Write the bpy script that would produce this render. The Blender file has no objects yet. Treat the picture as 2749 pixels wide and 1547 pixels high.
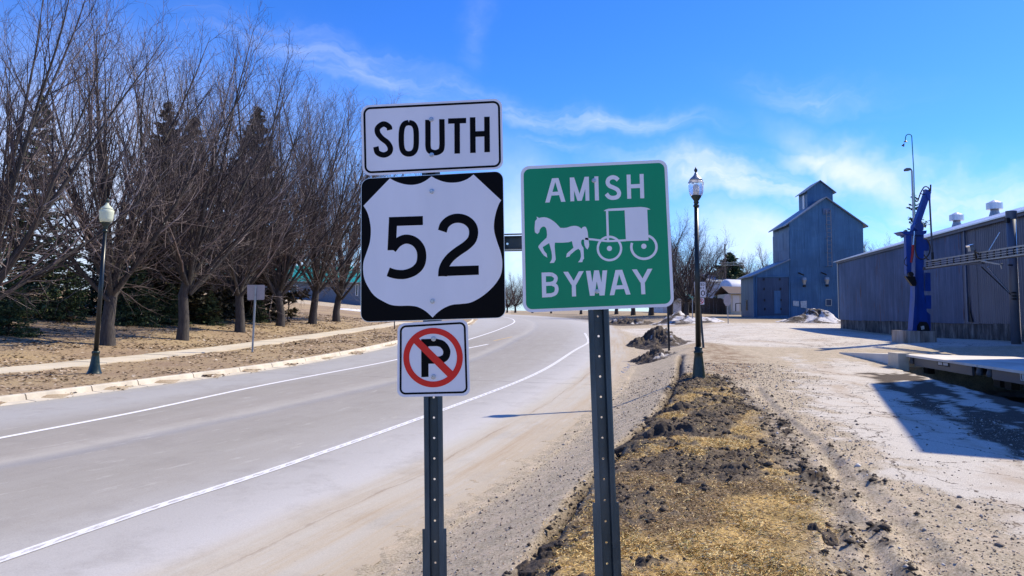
import bpy, bmesh, math, random
import numpy as np
from mathutils import Vector, Matrix
from mathutils.geometry import tessellate_polygon

# ------------------------------------------------------------------ camera, sky, sun, exposure
SC = bpy.context.scene
COL = SC.collection
EYE = 2.2
FPX, CX, CY = 2000.0, 1374.5, 633.0
PITCH = math.atan(206.0 / FPX)
ROLL = 0.017
cam_data = bpy.data.cameras.new('camera')
cam = bpy.data.objects.new('camera', cam_data)
COL.objects.link(cam)
cam_data.sensor_width = 36.0
cam_data.lens = 36.0 * FPX / 2749.0
cam_data.shift_y = -(773.5 - CY) / 2749.0
cam_data.clip_start = 0.05
cam_data.clip_end = 3000.0
CM = Matrix.Rotation(math.pi / 2 + PITCH, 4, 'X') @ Matrix.Rotation(ROLL, 4, 'Z')
cam.matrix_world = Matrix.Translation((0, 0, EYE)) @ CM
SC.camera = cam

SUN_AZ = math.radians(64.5)       # clockwise from +Y
SUN_EL = math.radians(46.0)
sd = bpy.data.lights.new('sun', 'SUN')
sd.energy = 5.0
sd.angle = math.radians(0.53)
sd.color = (1.0, 0.89, 0.68)
sun = bpy.data.objects.new('sun', sd)
COL.objects.link(sun)
SV = Vector((math.sin(SUN_AZ) * math.cos(SUN_EL), math.cos(SUN_AZ) * math.cos(SUN_EL), math.sin(SUN_EL)))
sun.rotation_euler = SV.to_track_quat('Z', 'Y').to_euler()
sun.location = (30, 20, 60)

SC.view_settings.view_transform = 'Standard'
SC.view_settings.look = 'None'
SC.view_settings.gamma = 1.0
SC.view_settings.use_curve_mapping = False
SC.view_settings.exposure = 0.32
SC.render.engine = 'CYCLES'
SC.cycles.use_denoising = True
SC.cycles.max_bounces = 6
SC.cycles.diffuse_bounces = 3
SC.cycles.glossy_bounces = 2
SC.cycles.transparent_max_bounces = 6
SC.cycles.sample_clamp_indirect = 6.0

W = bpy.data.worlds.new('World')
SC.world = W
W.use_nodes = True
wn, wl = W.node_tree.nodes, W.node_tree.links
wn.clear()


class NT:
    """tiny helper for building node trees"""
    def __init__(self, nt):
        self.n, self.l = nt.nodes, nt.links

    def put(self, sock, v):
        if hasattr(v, 'is_linked') or isinstance(v, bpy.types.NodeSocket):
            self.l.new(v, sock)
        elif v is not None:
            if isinstance(v, (tuple, list)) and len(v) == 3 and sock.type == 'RGBA':
                v = (*v, 1)
            sock.default_value = v

    def m(self, op, a, b=None, c=None, clamp=False):
        x = self.n.new('ShaderNodeMath'); x.operation = op; x.use_clamp = clamp
        self.put(x.inputs[0], a)
        if b is not None: self.put(x.inputs[1], b)
        if c is not None: self.put(x.inputs[2], c)
        return x.outputs[0]

    def mix(self, f, a, b, mode='MIX'):
        x = self.n.new('ShaderNodeMix'); x.data_type = 'RGBA'; x.blend_type = mode
        self.put(x.inputs[0], f); self.put(x.inputs[6], a); self.put(x.inputs[7], b)
        return x.outputs[2]

    def noise(self, vec, scale, detail=4, rough=0.55, dist=0.0, out=0):
        x = self.n.new('ShaderNodeTexNoise')
        self.put(x.inputs['Vector'], vec); self.put(x.inputs['Scale'], scale)
        x.inputs['Detail'].default_value = detail; x.inputs['Roughness'].default_value = rough
        x.inputs['Distortion'].default_value = dist
        return x.outputs[out]

    def ramp(self, f, stops, interp='LINEAR'):
        x = self.n.new('ShaderNodeValToRGB'); x.color_ramp.interpolation = interp
        e = x.color_ramp.elements
        while len(e) > 1: e.remove(e[-1])
        for i, (p, c) in enumerate(stops):
            if not isinstance(c, (tuple, list)): c = (c, c, c)
            q = e[0] if i == 0 else e.new(p)
            q.position = p; q.color = (*c[:3], 1)
        self.put(x.inputs[0], f)
        return x.outputs[0]

    def mapr(self, v, a, b, c=0.0, d=1.0):
        x = self.n.new('ShaderNodeMapRange')
        self.put(x.inputs[0], v)
        for i, q in enumerate((a, b, c, d)): x.inputs[i + 1].default_value = q
        return x.outputs[0]

    def mapping(self, vec, scale=(1, 1, 1), rot=(0, 0, 0), loc=(0, 0, 0)):
        x = self.n.new('ShaderNodeMapping')
        self.put(x.inputs[0], vec)
        x.inputs[1].default_value = loc; x.inputs[2].default_value = rot; x.inputs[3].default_value = scale
        return x.outputs[0]


t = NT(W.node_tree)
sky = wn.new('ShaderNodeTexSky')
sky.sky_type = 'NISHITA'
sky.sun_disc = False
sky.sun_elevation = SUN_EL
sky.sun_rotation = SUN_AZ
sky.altitude = 300
sky.air_density = 1.0
sky.dust_density = 0.35
sky.ozone_density = 2.2
hs = wn.new('ShaderNodeHueSaturation')
hs.inputs['Saturation'].default_value = 1.28
hs.inputs['Hue'].default_value = 0.508
hs.inputs['Value'].default_value = 1.0
wl.new(sky.outputs[0], hs.inputs['Color'])
tc = wn.new('ShaderNodeTexCoord')
sx = wn.new('ShaderNodeSeparateXYZ'); wl.new(tc.outputs['Generated'], sx.inputs[0])
AZ = t.m('ARCTAN2', sx.outputs[0], sx.outputs[1])
EL = t.m('ARCSINE', sx.outputs[2])
cv = wn.new('ShaderNodeCombineXYZ'); wl.new(AZ, cv.inputs[0]); wl.new(EL, cv.inputs[1])
# warp the sky coordinates so the cirrus frays
w1 = t.noise(cv.outputs[0], 5.0, 5, 0.6, out=1)
sub = wn.new('ShaderNodeVectorMath'); sub.operation = 'SUBTRACT'; wl.new(w1, sub.inputs[0]); sub.inputs[1].default_value = (.5, .5, .5)
scl = wn.new('ShaderNodeVectorMath'); scl.operation = 'SCALE'; wl.new(sub.outputs[0], scl.inputs[0]); scl.inputs['Scale'].default_value = 0.16
addv = wn.new('ShaderNodeVectorMath'); addv.operation = 'ADD'; wl.new(cv.outputs[0], addv.inputs[0]); wl.new(scl.outputs[0], addv.inputs[1])
WV = addv.outputs[0]


def azel(px, py):
    v = CM.to_3x3() @ Vector(((px - CX) / FPX, -(py - CY) / FPX, -1.0)).normalized()
    return math.atan2(v.x, v.y), math.asin(v.z)


fib = t.noise(t.mapping(WV, (3.5, 22, 1), (0, 0, 0.25)), 2.2, 6, 0.62, 0.6)
fib = t.mapr(fib, 0.36, 0.74)
puff = t.mapr(t.noise(WV, 9.0, 6, 0.6, 0.3), 0.34, 0.72)
cloud = None
#        px    py   len    wid   angle  strength fibre
for (px, py, ln, wd, ang, st, fb) in [
        (960, 205, 360, 62, 0.22, .36, .75), (1275, 80, 40, 90, 0.3, .12, .6), (1180, 230, 260, 40, .2, .24, .7),
        (1540, 325, 300, 32, .10, .55, .75), (1960, 490, 270, 50, .13, 1.0, .5),
        (2200, 255, 170, 40, .2, .28, .7),
        (2195, 412, 85, 26, -.12, 1.0, .3), (2215, 450, 26, 60, .3, .8, .3), (2290, 455, 150, 48, .55, 1.0, .3), (2520, 525, 300, 60, .17, 1.0, .5),
        (2040, 650, 200, 80, .12, .85, .3), (2440, 610, 260, 40, .1, .6, .6),
        (1380, 660, 120, 190, 0, .85, .25), (1500, 400, 120, 24, .1, .30, .8),
        (300, 600, 620, 300, .12, .92, .28), (60, 480, 300, 190, 0, .7, .4), (800, 560, 330, 190, .15, .5, .5)]:
    a, e = azel(px, py)
    x = wn.new('ShaderNodeVectorMath'); x.operation = 'SUBTRACT'; wl.new(WV, x.inputs[0]); x.inputs[1].default_value = (a, e, 0)
    mp = t.mapping(x.outputs[0], (1, 1, 1), (0, 0, ang))
    sp = wn.new('ShaderNodeSeparateXYZ'); wl.new(mp, sp.inputs[0])
    q = t.m('ADD', t.m('POWER', t.m('DIVIDE', sp.outputs[0], ln / FPX), 2.0), t.m('POWER', t.m('DIVIDE', sp.outputs[1], wd / FPX), 2.0))
    g = t.m('EXPONENT', t.m('MULTIPLY', q, -1.1))
    tex = t.m('ADD', t.m('MULTIPLY', fib, fb), t.m('MULTIPLY', puff, 1 - fb))
    fl_ = .62 if fb < .36 else .16
    tex = t.m('ADD', t.m('MULTIPLY', tex, 1.15 - fl_), fl_)
    g = t.m('MULTIPLY', t.m('MULTIPLY', g, tex), st)
    cloud = g if cloud is None else t.m('MAXIMUM', cloud, g)
# the other parts of the sky carry the same thin cirrus
gen = t.m('MULTIPLY', t.m('MULTIPLY', fib, puff), 0.22)
out_of_view = t.mapr(t.m('ABSOLUTE', AZ), 0.62, 0.9)
cloud = t.m('MAXIMUM', cloud, t.m('MULTIPLY', gen, out_of_view))
horizon = t.mapr(EL, 0.16, -0.02)
cloud = t.m('MAXIMUM', cloud, t.m('MULTIPLY', horizon, 0.55), clamp=True)
skycol = t.mix(1.0, hs.outputs[0], (0.60, 1.12, 1.80), 'MULTIPLY')   # the camera's vivid rendering of a clear cold sky
full = t.mix(cloud, skycol, (8.0, 8.6, 10.4))
bg = wn.new('ShaderNodeBackground'); wl.new(full, bg.inputs[0]); bg.inputs[1].default_value = 0.1
wo = wn.new('ShaderNodeOutputWorld'); wl.new(bg.outputs[0], wo.inputs[0])

# ------------------------------------------------------------------ helpers
rnd = random.Random(7)
R = CM.to_3x3()


def ray(px, py):
    v = R @ Vector(((px - CX) / FPX, -(py - CY) / FPX, -1.0))
    return v


def P(px, py, Y):
    """the point that lies Y metres ahead along the sight line of a photograph position"""
    v = ray(px, py)
    k = Y / v.y
    return Vector((v.x * k, Y, EYE + v.z * k))


_rs = np.random.RandomState(5)
_tab = _rs.rand(256, 256)


def vnoise(x, y):
    x = np.asarray(x, float); y = np.asarray(y, float)
    xi = np.floor(x).astype(int); yi = np.floor(y).astype(int)
    fx = x - xi; fy = y - yi
    fx = fx * fx * (3 - 2 * fx); fy = fy * fy * (3 - 2 * fy)
    a = _tab[xi & 255, yi & 255]; b = _tab[(xi + 1) & 255, yi & 255]
    c = _tab[xi & 255, (yi + 1) & 255]; d = _tab[(xi + 1) & 255, (yi + 1) & 255]
    return (a * (1 - fx) + b * fx) * (1 - fy) + (c * (1 - fx) + d * fx) * fy


def fbm(x, y, oct=4, g=0.5):
    s = 0; a = 1.0; n = 0
    for i in range(oct):
        c_, s_ = math.cos(.6 + 1.1 * i), math.sin(.6 + 1.1 * i)
        s = s + a * vnoise((x * c_ - y * s_) * 2 ** i + 17.3 * i, (x * s_ + y * c_) * 2 ** i + 9.1 * i); n += a; a *= g
    return s / n


def sstep(x):
    x = np.clip(x, 0, 1)
    return x * x * (3 - 2 * x)


# road outline on the ground (metres, x right of the camera, y ahead)
L_CURB = [(-15.0, 5.0), (-12.6, 8.5), (-9.9, 14.0), (-8.3, 18.4), (-7.2, 21.6), (-5.9, 27.9), (-4.85, 37.5), (-3.75, 50), (-3.3, 62), (-3.6, 72), (-5.6, 84), (-11, 93), (-20, 99), (-34, 104)]
R_EDGE = [(-4.2, -6.0), (-1.4, 5.4), (-1.04, 6.4), (-0.66, 7.7), (-0.27, 8.6), (0.75, 11.9), (2.6, 18.7), (4.5, 28), (6.5, 41.7), (8.0, 55), (8.5, 70), (6.5, 84), (0.0, 97), (-10, 104), (-22, 108)]
_re = np.array([p for p in R_EDGE if p[1] < 80] + [(8.5, 90), (8.5, 3000)])
_lc = np.array([(-24, -12)] + [p for p in L_CURB if p[1] < 70] + [(-3.3, 75), (-3.3, 3000)])
_sw = np.array([(-24.0, -6), (-13.6, 19.7), (-12.6, 23.2), (-11.8, 26.9), (-10.6, 37), (-9.5, 50.9), (-9.0, 60), (-9.0, 3000)])


def xr_(y): return np.interp(y, _re[:, 1], _re[:, 0])
def xl_(y): return np.interp(y, _lc[:, 1], _lc[:, 0])
def xs_(y): return np.interp(y, _sw[:, 1], _sw[:, 0])


def base_z(x, y):
    """broad lie of the land"""
    x = np.asarray(x, float); y = np.asarray(y, float)
    yy = np.where(y < 90, y, 90 + 25 * (1 - np.exp(-(y - 90).clip(0) / 25)))
    z = 0.02 * yy.clip(-40)
    wid = np.interp(y, [0, 28, 45], [2.0, 2.4, 10.0])
    z = z + 0.55 * sstep((x - xr_(y)) / wid)
    z = z + 0.45 * np.exp(-((x - 18) / 6.0) ** 2 - ((y - 23) / 11.0) ** 2)
    u = (xs_(y) - 0.3 - x).clip(0)
    z = z + 0.085 * np.minimum(u, 25) * sstep(u / 2.0)
    z = z + 0.02 * np.clip(y - 150, 0, 200) * 0.2
    return z


def G(px, py, dz=0.0):
    """where the sight line of a photograph position meets the ground"""
    v = ray(px, py)
    Y = 2.0
    prev = Y
    while Y < 400:
        X = v.x * Y / v.y; Z = EYE + v.z * Y / v.y
        if Z <= float(base_z(X, Y)) + dz:
            lo, hi = prev, Y
            for _ in range(24):
                mid = (lo + hi) / 2
                X = v.x * mid / v.y; Z = EYE + v.z * mid / v.y
                if Z <= float(base_z(X, mid)) + dz: hi = mid
                else: lo = mid
            Y = hi
            return Vector((v.x * Y / v.y, Y, EYE + v.z * Y / v.y))
        prev = Y
        Y *= 1.01
    return Vector((v.x * 400 / v.y, 400, EYE + v.z * 400 / v.y))


def GZ(x, y): return float(base_z(x, y))


def tag(o, label=None, cat=None, group=None, kind=None):
    if label: o['label'] = label
    if cat: o['category'] = cat
    if group: o['group'] = group
    if kind: o['kind'] = kind
    return o


def empty(name, loc, label, cat, group=None):
    o = bpy.data.objects.new(name, None)
    COL.objects.link(o); o.location = loc
    o.empty_display_size = 0.2
    return tag(o, label, cat, group)


def link_mesh(name, verts, faces, mat, parent=None, smooth=False, mats=None, midx=None):
    me = bpy.data.meshes.new(name)
    me.from_pydata([tuple(v) for v in verts], [], [tuple(f) for f in faces])
    if mats:
        for q in mats: me.materials.append(q)
        me.polygons.foreach_set('material_index', midx)
    elif mat: me.materials.append(mat)
    if smooth:
        me.polygons.foreach_set('use_smooth', [True] * len(me.polygons))
    me.update()
    o = bpy.data.objects.new(name, me)
    COL.objects.link(o)
    if parent is not None:
        o.parent = parent
        # everything is modelled in world metres; a parent only translates
        o.matrix_parent_inverse = Matrix.Translation(-Vector(parent.location))
    return o


class MB:
    def __init__(self): self.v = []; self.f = []
    def add(self, vs, fs):
        k = len(self.v); self.v += [Vector(v) for v in vs]; self.f += [tuple(i + k for i in q) for q in fs]
        return self

    def hexa(self, p):   # 8 points, bottom ring then top ring
        return self.add(p, [(3, 2, 1, 0), (4, 5, 6, 7), (0, 1, 5, 4), (1, 2, 6, 5), (2, 3, 7, 6), (3, 0, 4, 7)])

    def box(self, c, s, M=None):
        x, y, z = [q / 2 for q in s]
        p = [Vector(q) for q in ((-x, -y, -z), (x, -y, -z), (x, y, -z), (-x, y, -z), (-x, -y, z), (x, -y, z), (x, y, z), (-x, y, z))]
        if M is not None: p = [M @ q for q in p]
        return self.hexa([Vector(c) + q for q in p])

    def bar(self, a, b, w, d=None, up=(0, 0, 1)):
        a = Vector(a); b = Vector(b); d = d or w
        z = (b - a).normalized(); x = Vector(up).cross(z)
        if x.length < 1e-3: x = Vector((1, 0, 0))
        x.normalize(); y = z.cross(x)
        p = []
        for q in (a, b):
            for sx_, sy_ in ((-1, -1), (1, -1), (1, 1), (-1, 1)): p.append(q + x * sx_ * w / 2 + y * sy_ * d / 2)
        return self.hexa(p)

    def tube(self, pts, rad, n=8, cap=True):
        pts = [Vector(p) for p in pts]
        if not isinstance(rad, (list, tuple)): rad = [rad] * len(pts)
        k0 = len(self.v); ref = None
        for i, p in enumerate(pts):
            d = (pts[min(i + 1, len(pts) - 1)] - pts[max(i - 1, 0)]).normalized()
            if ref is None:
                ref = Vector((0, 0, 1)).cross(d)
                if ref.length < 0.05: ref = Vector((1, 0, 0))
            ref = (ref - d * ref.dot(d)).normalized()
            q = d.cross(ref)
            for j in range(n):
                a = 2 * math.pi * j / n
                self.v.append(p + (ref * math.cos(a) + q * math.sin(a)) * rad[i])
        for i in range(len(pts) - 1):
            for j in range(n):
                a = k0 + i * n + j; b = k0 + i * n + (j + 1) % n
                self.f.append((a, b, b + n, a + n))
        if cap:
            self.f.append(tuple(k0 + j for j in reversed(range(n))))
            self.f.append(tuple(k0 + (len(pts) - 1) * n + j for j in range(n)))
        return self

    def lathe(self, base, prof, n=20, axis=(0, 0, 1)):
        """prof: (radius, height) from the base up along axis"""
        ax = Vector(axis).normalized()
        pts = [Vector(base) + ax * h for r, h in prof]
        k0 = len(self.v)
        x = Vector((1, 0, 0)); x = (x - ax * x.dot(ax)).normalized(); y = ax.cross(x)
        for (r, h), p in zip(prof, pts):
            for j in range(n):
                a = 2 * math.pi * j / n
                self.v.append(p + (x * math.cos(a) + y * math.sin(a)) * max(r, 1e-4))
        for i in range(len(prof) - 1):
            for j in range(n):
                a = k0 + i * n + j; b = k0 + i * n + (j + 1) % n
                self.f.append((a, b, b + n, a + n))
        self.f.append(tuple(k0 + j for j in reversed(range(n))))
        self.f.append(tuple(k0 + (len(prof) - 1) * n + j for j in range(n)))
        return self

    def prism(self, poly, off):
        """poly: 3-D points of a flat outline, pushed along off"""
        n = len(poly); off = Vector(off)
        p = [Vector(q) for q in poly]
        tris = tessellate_polygon([p])
        vs = p + [q + off for q in p]
        fs = [tuple(tr) for tr in tris] + [tuple(i + n for i in reversed(tr)) for tr in tris]
        fs += [(i, (i + 1) % n, (i + 1) % n + n, i + n) for i in range(n)]
        return self.add(vs, fs)

    def build(self, name, mat, parent=None, smooth=False):
        o = link_mesh(name, self.v, self.f, mat, parent, smooth)
        bm = bmesh.new(); bm.from_mesh(o.data); bmesh.ops.recalc_face_normals(bm, faces=bm.faces); bm.to_mesh(o.data); bm.free()
        return o


def tubes_np(lines, rads, n=3):
    """many polylines with the same number of points -> verts, quads (numpy)"""
    Pn = np.array(lines, float); Rn = np.array(rads, float)
    m, k, _ = Pn.shape
    D = np.empty_like(Pn)
    D[:, 1:-1] = Pn[:, 2:] - Pn[:, :-2]; D[:, 0] = Pn[:, 1] - Pn[:, 0]; D[:, -1] = Pn[:, -1] - Pn[:, -2]
    D /= np.linalg.norm(D, axis=2, keepdims=True) + 1e-9
    ref = np.tile(np.array([0.31, 0.77, 0.12]), (m, k, 1))
    X = np.cross(D, ref); X /= np.linalg.norm(X, axis=2, keepdims=True) + 1e-9
    Y = np.cross(D, X)
    a = np.arange(n) * 2 * np.pi / n
    V = Pn[:, :, None, :] + (X[:, :, None, :] * np.cos(a)[None, None, :, None] + Y[:, :, None, :] * np.sin(a)[None, None, :, None]) * Rn[:, :, None, None]
    V = V.reshape(-1, 3)
    i, s, j = np.meshgrid(np.arange(m), np.arange(k - 1), np.arange(n), indexing='ij')
    a0 = (i * k + s) * n + j; b0 = (i * k + s) * n + (j + 1) % n
    F = np.stack([a0, b0, b0 + n, a0 + n], -1).reshape(-1, 4)
    return V, F


def np_mesh(name, V, F, mat, smooth=False):
    """F: (n,3) or (n,4) int array"""
    me = bpy.data.meshes.new(name)
    V = np.asarray(V, np.float32); F = np.asarray(F, np.int32)
    k = F.shape[1]
    me.vertices.add(len(V)); me.vertices.foreach_set('co', V.ravel())
    me.loops.add(F.size); me.loops.foreach_set('vertex_index', F.ravel())
    me.polygons.add(len(F)); me.polygons.foreach_set('loop_start', np.arange(0, F.size, k, dtype=np.int32))
    me.polygons.foreach_set('loop_total', np.full(len(F), k, np.int32))
    if smooth: me.polygons.foreach_set('use_smooth', np.ones(len(F), bool))
    if mat: me.materials.append(mat)
    me.update(); me.validate()
    return me


def ob(name, me, parent=None, loc=None):
    o = bpy.data.objects.new(name, me); COL.objects.link(o)
    if loc is not None: o.location = loc
    if parent is not None: o.parent = parent
    return o


# ------------------------------------------------------------------ materials
def new_mat(name):
    m = bpy.data.materials.new(name); m.use_nodes = True
    m.node_tree.nodes.clear()
    h = NT(m.node_tree)
    b = h.n.new('ShaderNodeBsdfPrincipled'); o = h.n.new('ShaderNodeOutputMaterial')
    h.l.new(b.outputs[0], o.inputs[0])
    return m, h, b


def bump(h, b, height, strength=0.3, dist=0.01):
    x = h.n.new('ShaderNodeBump'); x.inputs['Strength'].default_value = strength; x.inputs['Distance'].default_value = dist
    h.put(x.inputs['Height'], height); h.l.new(x.outputs[0], b.inputs['Normal'])


def simple(name, c, rough=0.6, metal=0.0, var=0.15, scale=8.0, bmp=0.0, bscale=60, stretch=(1, 1, 1), dirt=None, spec=0.5):
    m, h, b = new_mat(name)
    tcn = h.n.new('ShaderNodeTexCoord').outputs['Object']
    mv = h.mapping(tcn, stretch)
    n = h.noise(mv, scale, 6, 0.6)
    lo = tuple(q * (1 - var) for q in c); hi = tuple(min(1, q * (1 + var)) for q in c)
    col = h.ramp(n, [(0.3, lo), (0.7, hi)])
    if dirt:
        dn = h.noise(mv, scale * 0.35, 5, 0.65)
        col = h.mix(h.mapr(dn, 0.5, 0.7, 0, dirt[1]), col, dirt[0])
    h.put(b.inputs['Base Color'], col)
    h.put(b.inputs['Roughness'], h.mapr(n, 0.2, 0.8, max(0.05, rough - 0.08), min(1, rough + 0.08)))
    b.inputs['Metallic'].default_value = metal
    b.inputs['Specular IOR Level'].default_value = spec
    if bmp: bump(h, b, h.noise(tcn, bscale, 5, 0.6), bmp, 0.01)
    return m


M = {}
M['sign_white'] = simple('sign_white', (0.72, 0.71, 0.76), 0.36, var=0.05, scale=5, bmp=.10, bscale=5, stretch=(1, 1, .3), dirt=((0.50, 0.49, 0.52), 0.28))
M['sign_black'] = simple('sign_black', (0.003, 0.003, 0.004), 0.6, var=0.1, spec=0.08)
M['sign_green'] = simple('sign_green', (0.002, 0.26, 0.12), 0.42, var=0.10, scale=3, spec=0.25, bmp=.10, bscale=5, stretch=(1, 1, .4), dirt=((0.02, 0.20, 0.13), .35))
M['sign_red'] = simple('sign_red', (0.66, 0.012, 0.006), 0.4, var=0.05, spec=0.35)
M['signback'] = simple('signback', (0.36, 0.33, 0.34), 0.6, 0.2, var=.12)
M['alu'] = simple('alu', (0.62, 0.62, 0.64), 0.35, 0.7, var=0.08)
M['bolt'] = simple('bolt', (0.45, 0.46, 0.5), 0.3, 0.8, var=0.2, scale=120)
M['post_steel'] = simple('post_steel', (0.030, 0.052, 0.070), 0.42, 0.45, var=0.35, scale=14, stretch=(1, 1, .25), bmp=0.15, dirt=((0.11, 0.14, 0.17), 0.6))
M['galv'] = simple('galv', (0.32, 0.34, 0.36), 0.45, 0.6, var=0.2, scale=10, bmp=0.05)
M['hole'] = simple('hole', (0.8, 0.8, 0.82), 0.5, var=0.02)
M['lamp_green'] = simple('lamp_green', (0.008, 0.022, 0.018), 0.35, 0.1, var=0.3, scale=20, bmp=0.05, dirt=((0.05, 0.07, 0.06), 0.5))
M['lamp_pole'] = simple('lamp_pole', (0.007, 0.012, 0.014), 0.33, 0.1, var=0.3, scale=20)
M['bark'] = simple('bark', (0.052, 0.045, 0.042), 0.9, var=0.65, scale=11, stretch=(2, 2, .3), bmp=1.0, bscale=22)


M['conifer_bark'] = simple('conifer_bark', (0.05, 0.035, 0.028), 0.9, var=0.3, bmp=0.5)
M['concrete'] = simple('concrete', (0.58, 0.52, 0.42), 0.9, var=0.2, scale=2.5, bmp=0.25, bscale=70, dirt=((0.42, 0.36, 0.27), 0.5))
M['sidewalk'] = simple('sidewalk', (0.60, 0.53, 0.41), 0.9, var=0.12, scale=1.2, bmp=0.2, bscale=80, dirt=((0.45, 0.38, 0.28), 0.6))
M['dark'] = simple('dark', (0.006, 0.006, 0.008), 0.7)
M['black_metal'] = simple('black_metal', (0.012, 0.013, 0.016), 0.45, 0.3)
M['rubber'] = simple('rubber', (0.01, 0.01, 0.012), 0.5)
M['blue_paint'] = simple('blue_paint', (0.006, 0.045, 0.27), 0.45, 0.0, var=0.3, scale=3, dirt=((0.035, 0.065, 0.14), 0.7), stretch=(1, 1, .4))
M['red_paint'] = simple('red_paint', (0.30, 0.012, 0.015), 0.4)
M['chrome'] = simple('chrome', (0.75, 0.75, 0.78), 0.2, 0.9, var=0.05)
M['wood'] = simple('wood', (0.07, 0.05, 0.04), 0.85, var=0.35, scale=6, stretch=(4, 4, .3), bmp=0.3)
M['pole_wood'] = simple('pole_wood', (0.12, 0.09, 0.07), 0.85, var=0.3)
M['cream'] = simple('cream', (0.62, 0.58, 0.48), 0.7, var=0.06, stretch=(1, 1, 6), scale=2)
M['white_siding'] = simple('white_siding', (0.62, 0.66, 0.72), 0.6, var=0.06)
M['tank_white'] = simple('tank_white', (0.78, 0.78, 0.80), 0.35, var=0.03)
M['roof_dark'] = simple('roof_dark', (0.10, 0.07, 0.06), 0.8, var=0.2)
M['roof_pale'] = simple('roof_pale', (0.62, 0.66, 0.70), 0.4, 0.3, var=0.08, stretch=(6, 1, 1))
M['roof_green'] = simple('roof_green', (0.015, 0.30, 0.27), 0.45, 0.1, var=0.15, stretch=(6, 1, 1), scale=4)
M['wall_slate'] = simple('wall_slate', (0.13, 0.16, 0.21), 0.7, var=0.15)
M['window_dark'] = simple('window_dark', (0.02, 0.025, 0.035), 0.12)
M['trim_white'] = simple('trim_white', (0.7, 0.7, 0.72), 0.5, var=0.04)
M['snow'] = simple('snow', (0.8, 0.8, 0.84), 0.7, var=0.06, bmp=0.2)
M['board'] = simple('board', (0.50, 0.50, 0.50), 0.7, var=0.3, scale=9)
M['street_green'] = simple('street_green', (0.02, 0.20, 0.17), 0.4)
M['deck_concrete'] = simple('deck_concrete', (0.66, 0.62, 0.56), 0.85, var=0.14, scale=1.4, bmp=0.2, dirt=((0.35, 0.30, 0.25), 0.4))
M['steel_gray'] = simple('steel_gray', (0.085, 0.09, 0.105), 0.5, 0.3, var=0.2)
M['ladder_steel'] = simple('ladder_steel', (0.20, 0.20, 0.22), 0.6, 0.2, var=0.3)
M['pole_gray'] = simple('pole_gray', (0.10, 0.12, 0.16), 0.5, 0.3, var=0.2, scale=4, stretch=(1, 1, .3), dirt=((0.12, 0.07, 0.05), 0.4))
M['roof_galv'] = simple('roof_galv', (0.60, 0.61, 0.66), 0.38, 0.55, var=0.12, scale=3, stretch=(1, 6, 1))


def m_siding(name, c, c2, rib_scale, vec_rot, rust=0.0, metal=0.35, rough=0.5, ribs=True):
    """sheet metal: weather streaks run down the sheets, ribs as fine relief"""
    m, h, b = new_mat(name)
    tcn = h.n.new('ShaderNodeTexCoord').outputs['Object']
    mv = h.mapping(tcn, (1, 1, 0.08), (0, 0, 0))
    n = h.noise(mv, 2.6, 7, 0.65)
    big = h.noise(tcn, 0.45, 4, 0.6)
    col = h.mix(h.mapr(n, 0.3, 0.7), c, c2)
    col = h.mix(h.mapr(big, 0.35, 0.7, 0, 0.6), col, tuple(q * 0.55 for q in c))
    st2 = h.noise(h.mapping(tcn, (3.0, 3.0, 0.12)), 3.3, 5, 0.7)
    col = h.mix(h.mapr(st2, 0.55, 0.72, 0, 0.5), col, tuple(min(1, q * 1.5 + .02) for q in c2))
    if rust:
        r1 = h.noise(h.mapping(tcn, (1.0, 1.0, 0.07)), 5.2, 5, 0.7)
        r2 = h.noise(tcn, 0.55, 3, 0.5)
        rm = h.m('MULTIPLY', h.mapr(r1, 0.57, 0.63), h.mapr(r2, 0.46, 0.60), clamp=True)
        col = h.mix(h.m('MULTIPLY', rm, rust), col, (0.10, 0.045, 0.03))
    h.put(b.inputs['Base Color'], col)
    b.inputs['Roughness'].default_value = rough; b.inputs['Metallic'].default_value = metal
    if ribs:
        wv = h.n.new('ShaderNodeTexWave'); wv.wave_type = 'BANDS'; wv.bands_direction = 'X'
        h.put(wv.inputs['Vector'], h.mapping(tcn, (1, 1, 1), (0, 0, vec_rot))); wv.inputs['Scale'].default_value = rib_scale
        bump(h, b, wv.outputs['Fac'], 0.5, 0.02)
    return m


M['elev'] = m_siding('elevator_siding', (0.026, 0.105, 0.235), (0.060, 0.165, 0.31), 3.2, 0.0, metal=0.15, rough=0.55)
M['elev_dark'] = m_siding('elevator_door_metal', (0.025, 0.05, 0.11), (0.035, 0.07, 0.14), 3.2, 0.0, metal=0.15, rough=0.55)
M['elev_roof'] = simple('elevator_roof', (0.17, 0.20, 0.25), 0.5, 0.4, var=0.2, scale=3)
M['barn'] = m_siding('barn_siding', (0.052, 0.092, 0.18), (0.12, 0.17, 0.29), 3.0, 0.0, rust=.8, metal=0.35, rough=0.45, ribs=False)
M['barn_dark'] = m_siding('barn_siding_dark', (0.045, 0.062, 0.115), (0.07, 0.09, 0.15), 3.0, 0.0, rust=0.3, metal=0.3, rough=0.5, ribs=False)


def m_foundation():
    m, h, b = new_mat('foundation_concrete')
    tcn = h.n.new('ShaderNodeTexCoord').outputs['Object']
    n = h.noise(h.mapping(tcn, (1, 1, .35)), 3.0, 8, 0.7)
    col = h.ramp(n, [(0.36, (0.025, 0.022, 0.022)), (0.5, (0.085, 0.075, 0.07)), (0.66, (0.24, 0.21, 0.19))])
    h.put(b.inputs['Base Color'], col); b.inputs['Roughness'].default_value = 0.95
    bump(h, b, n, 0.8, 0.05)
    return m


M['foundation'] = m_foundation()


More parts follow.
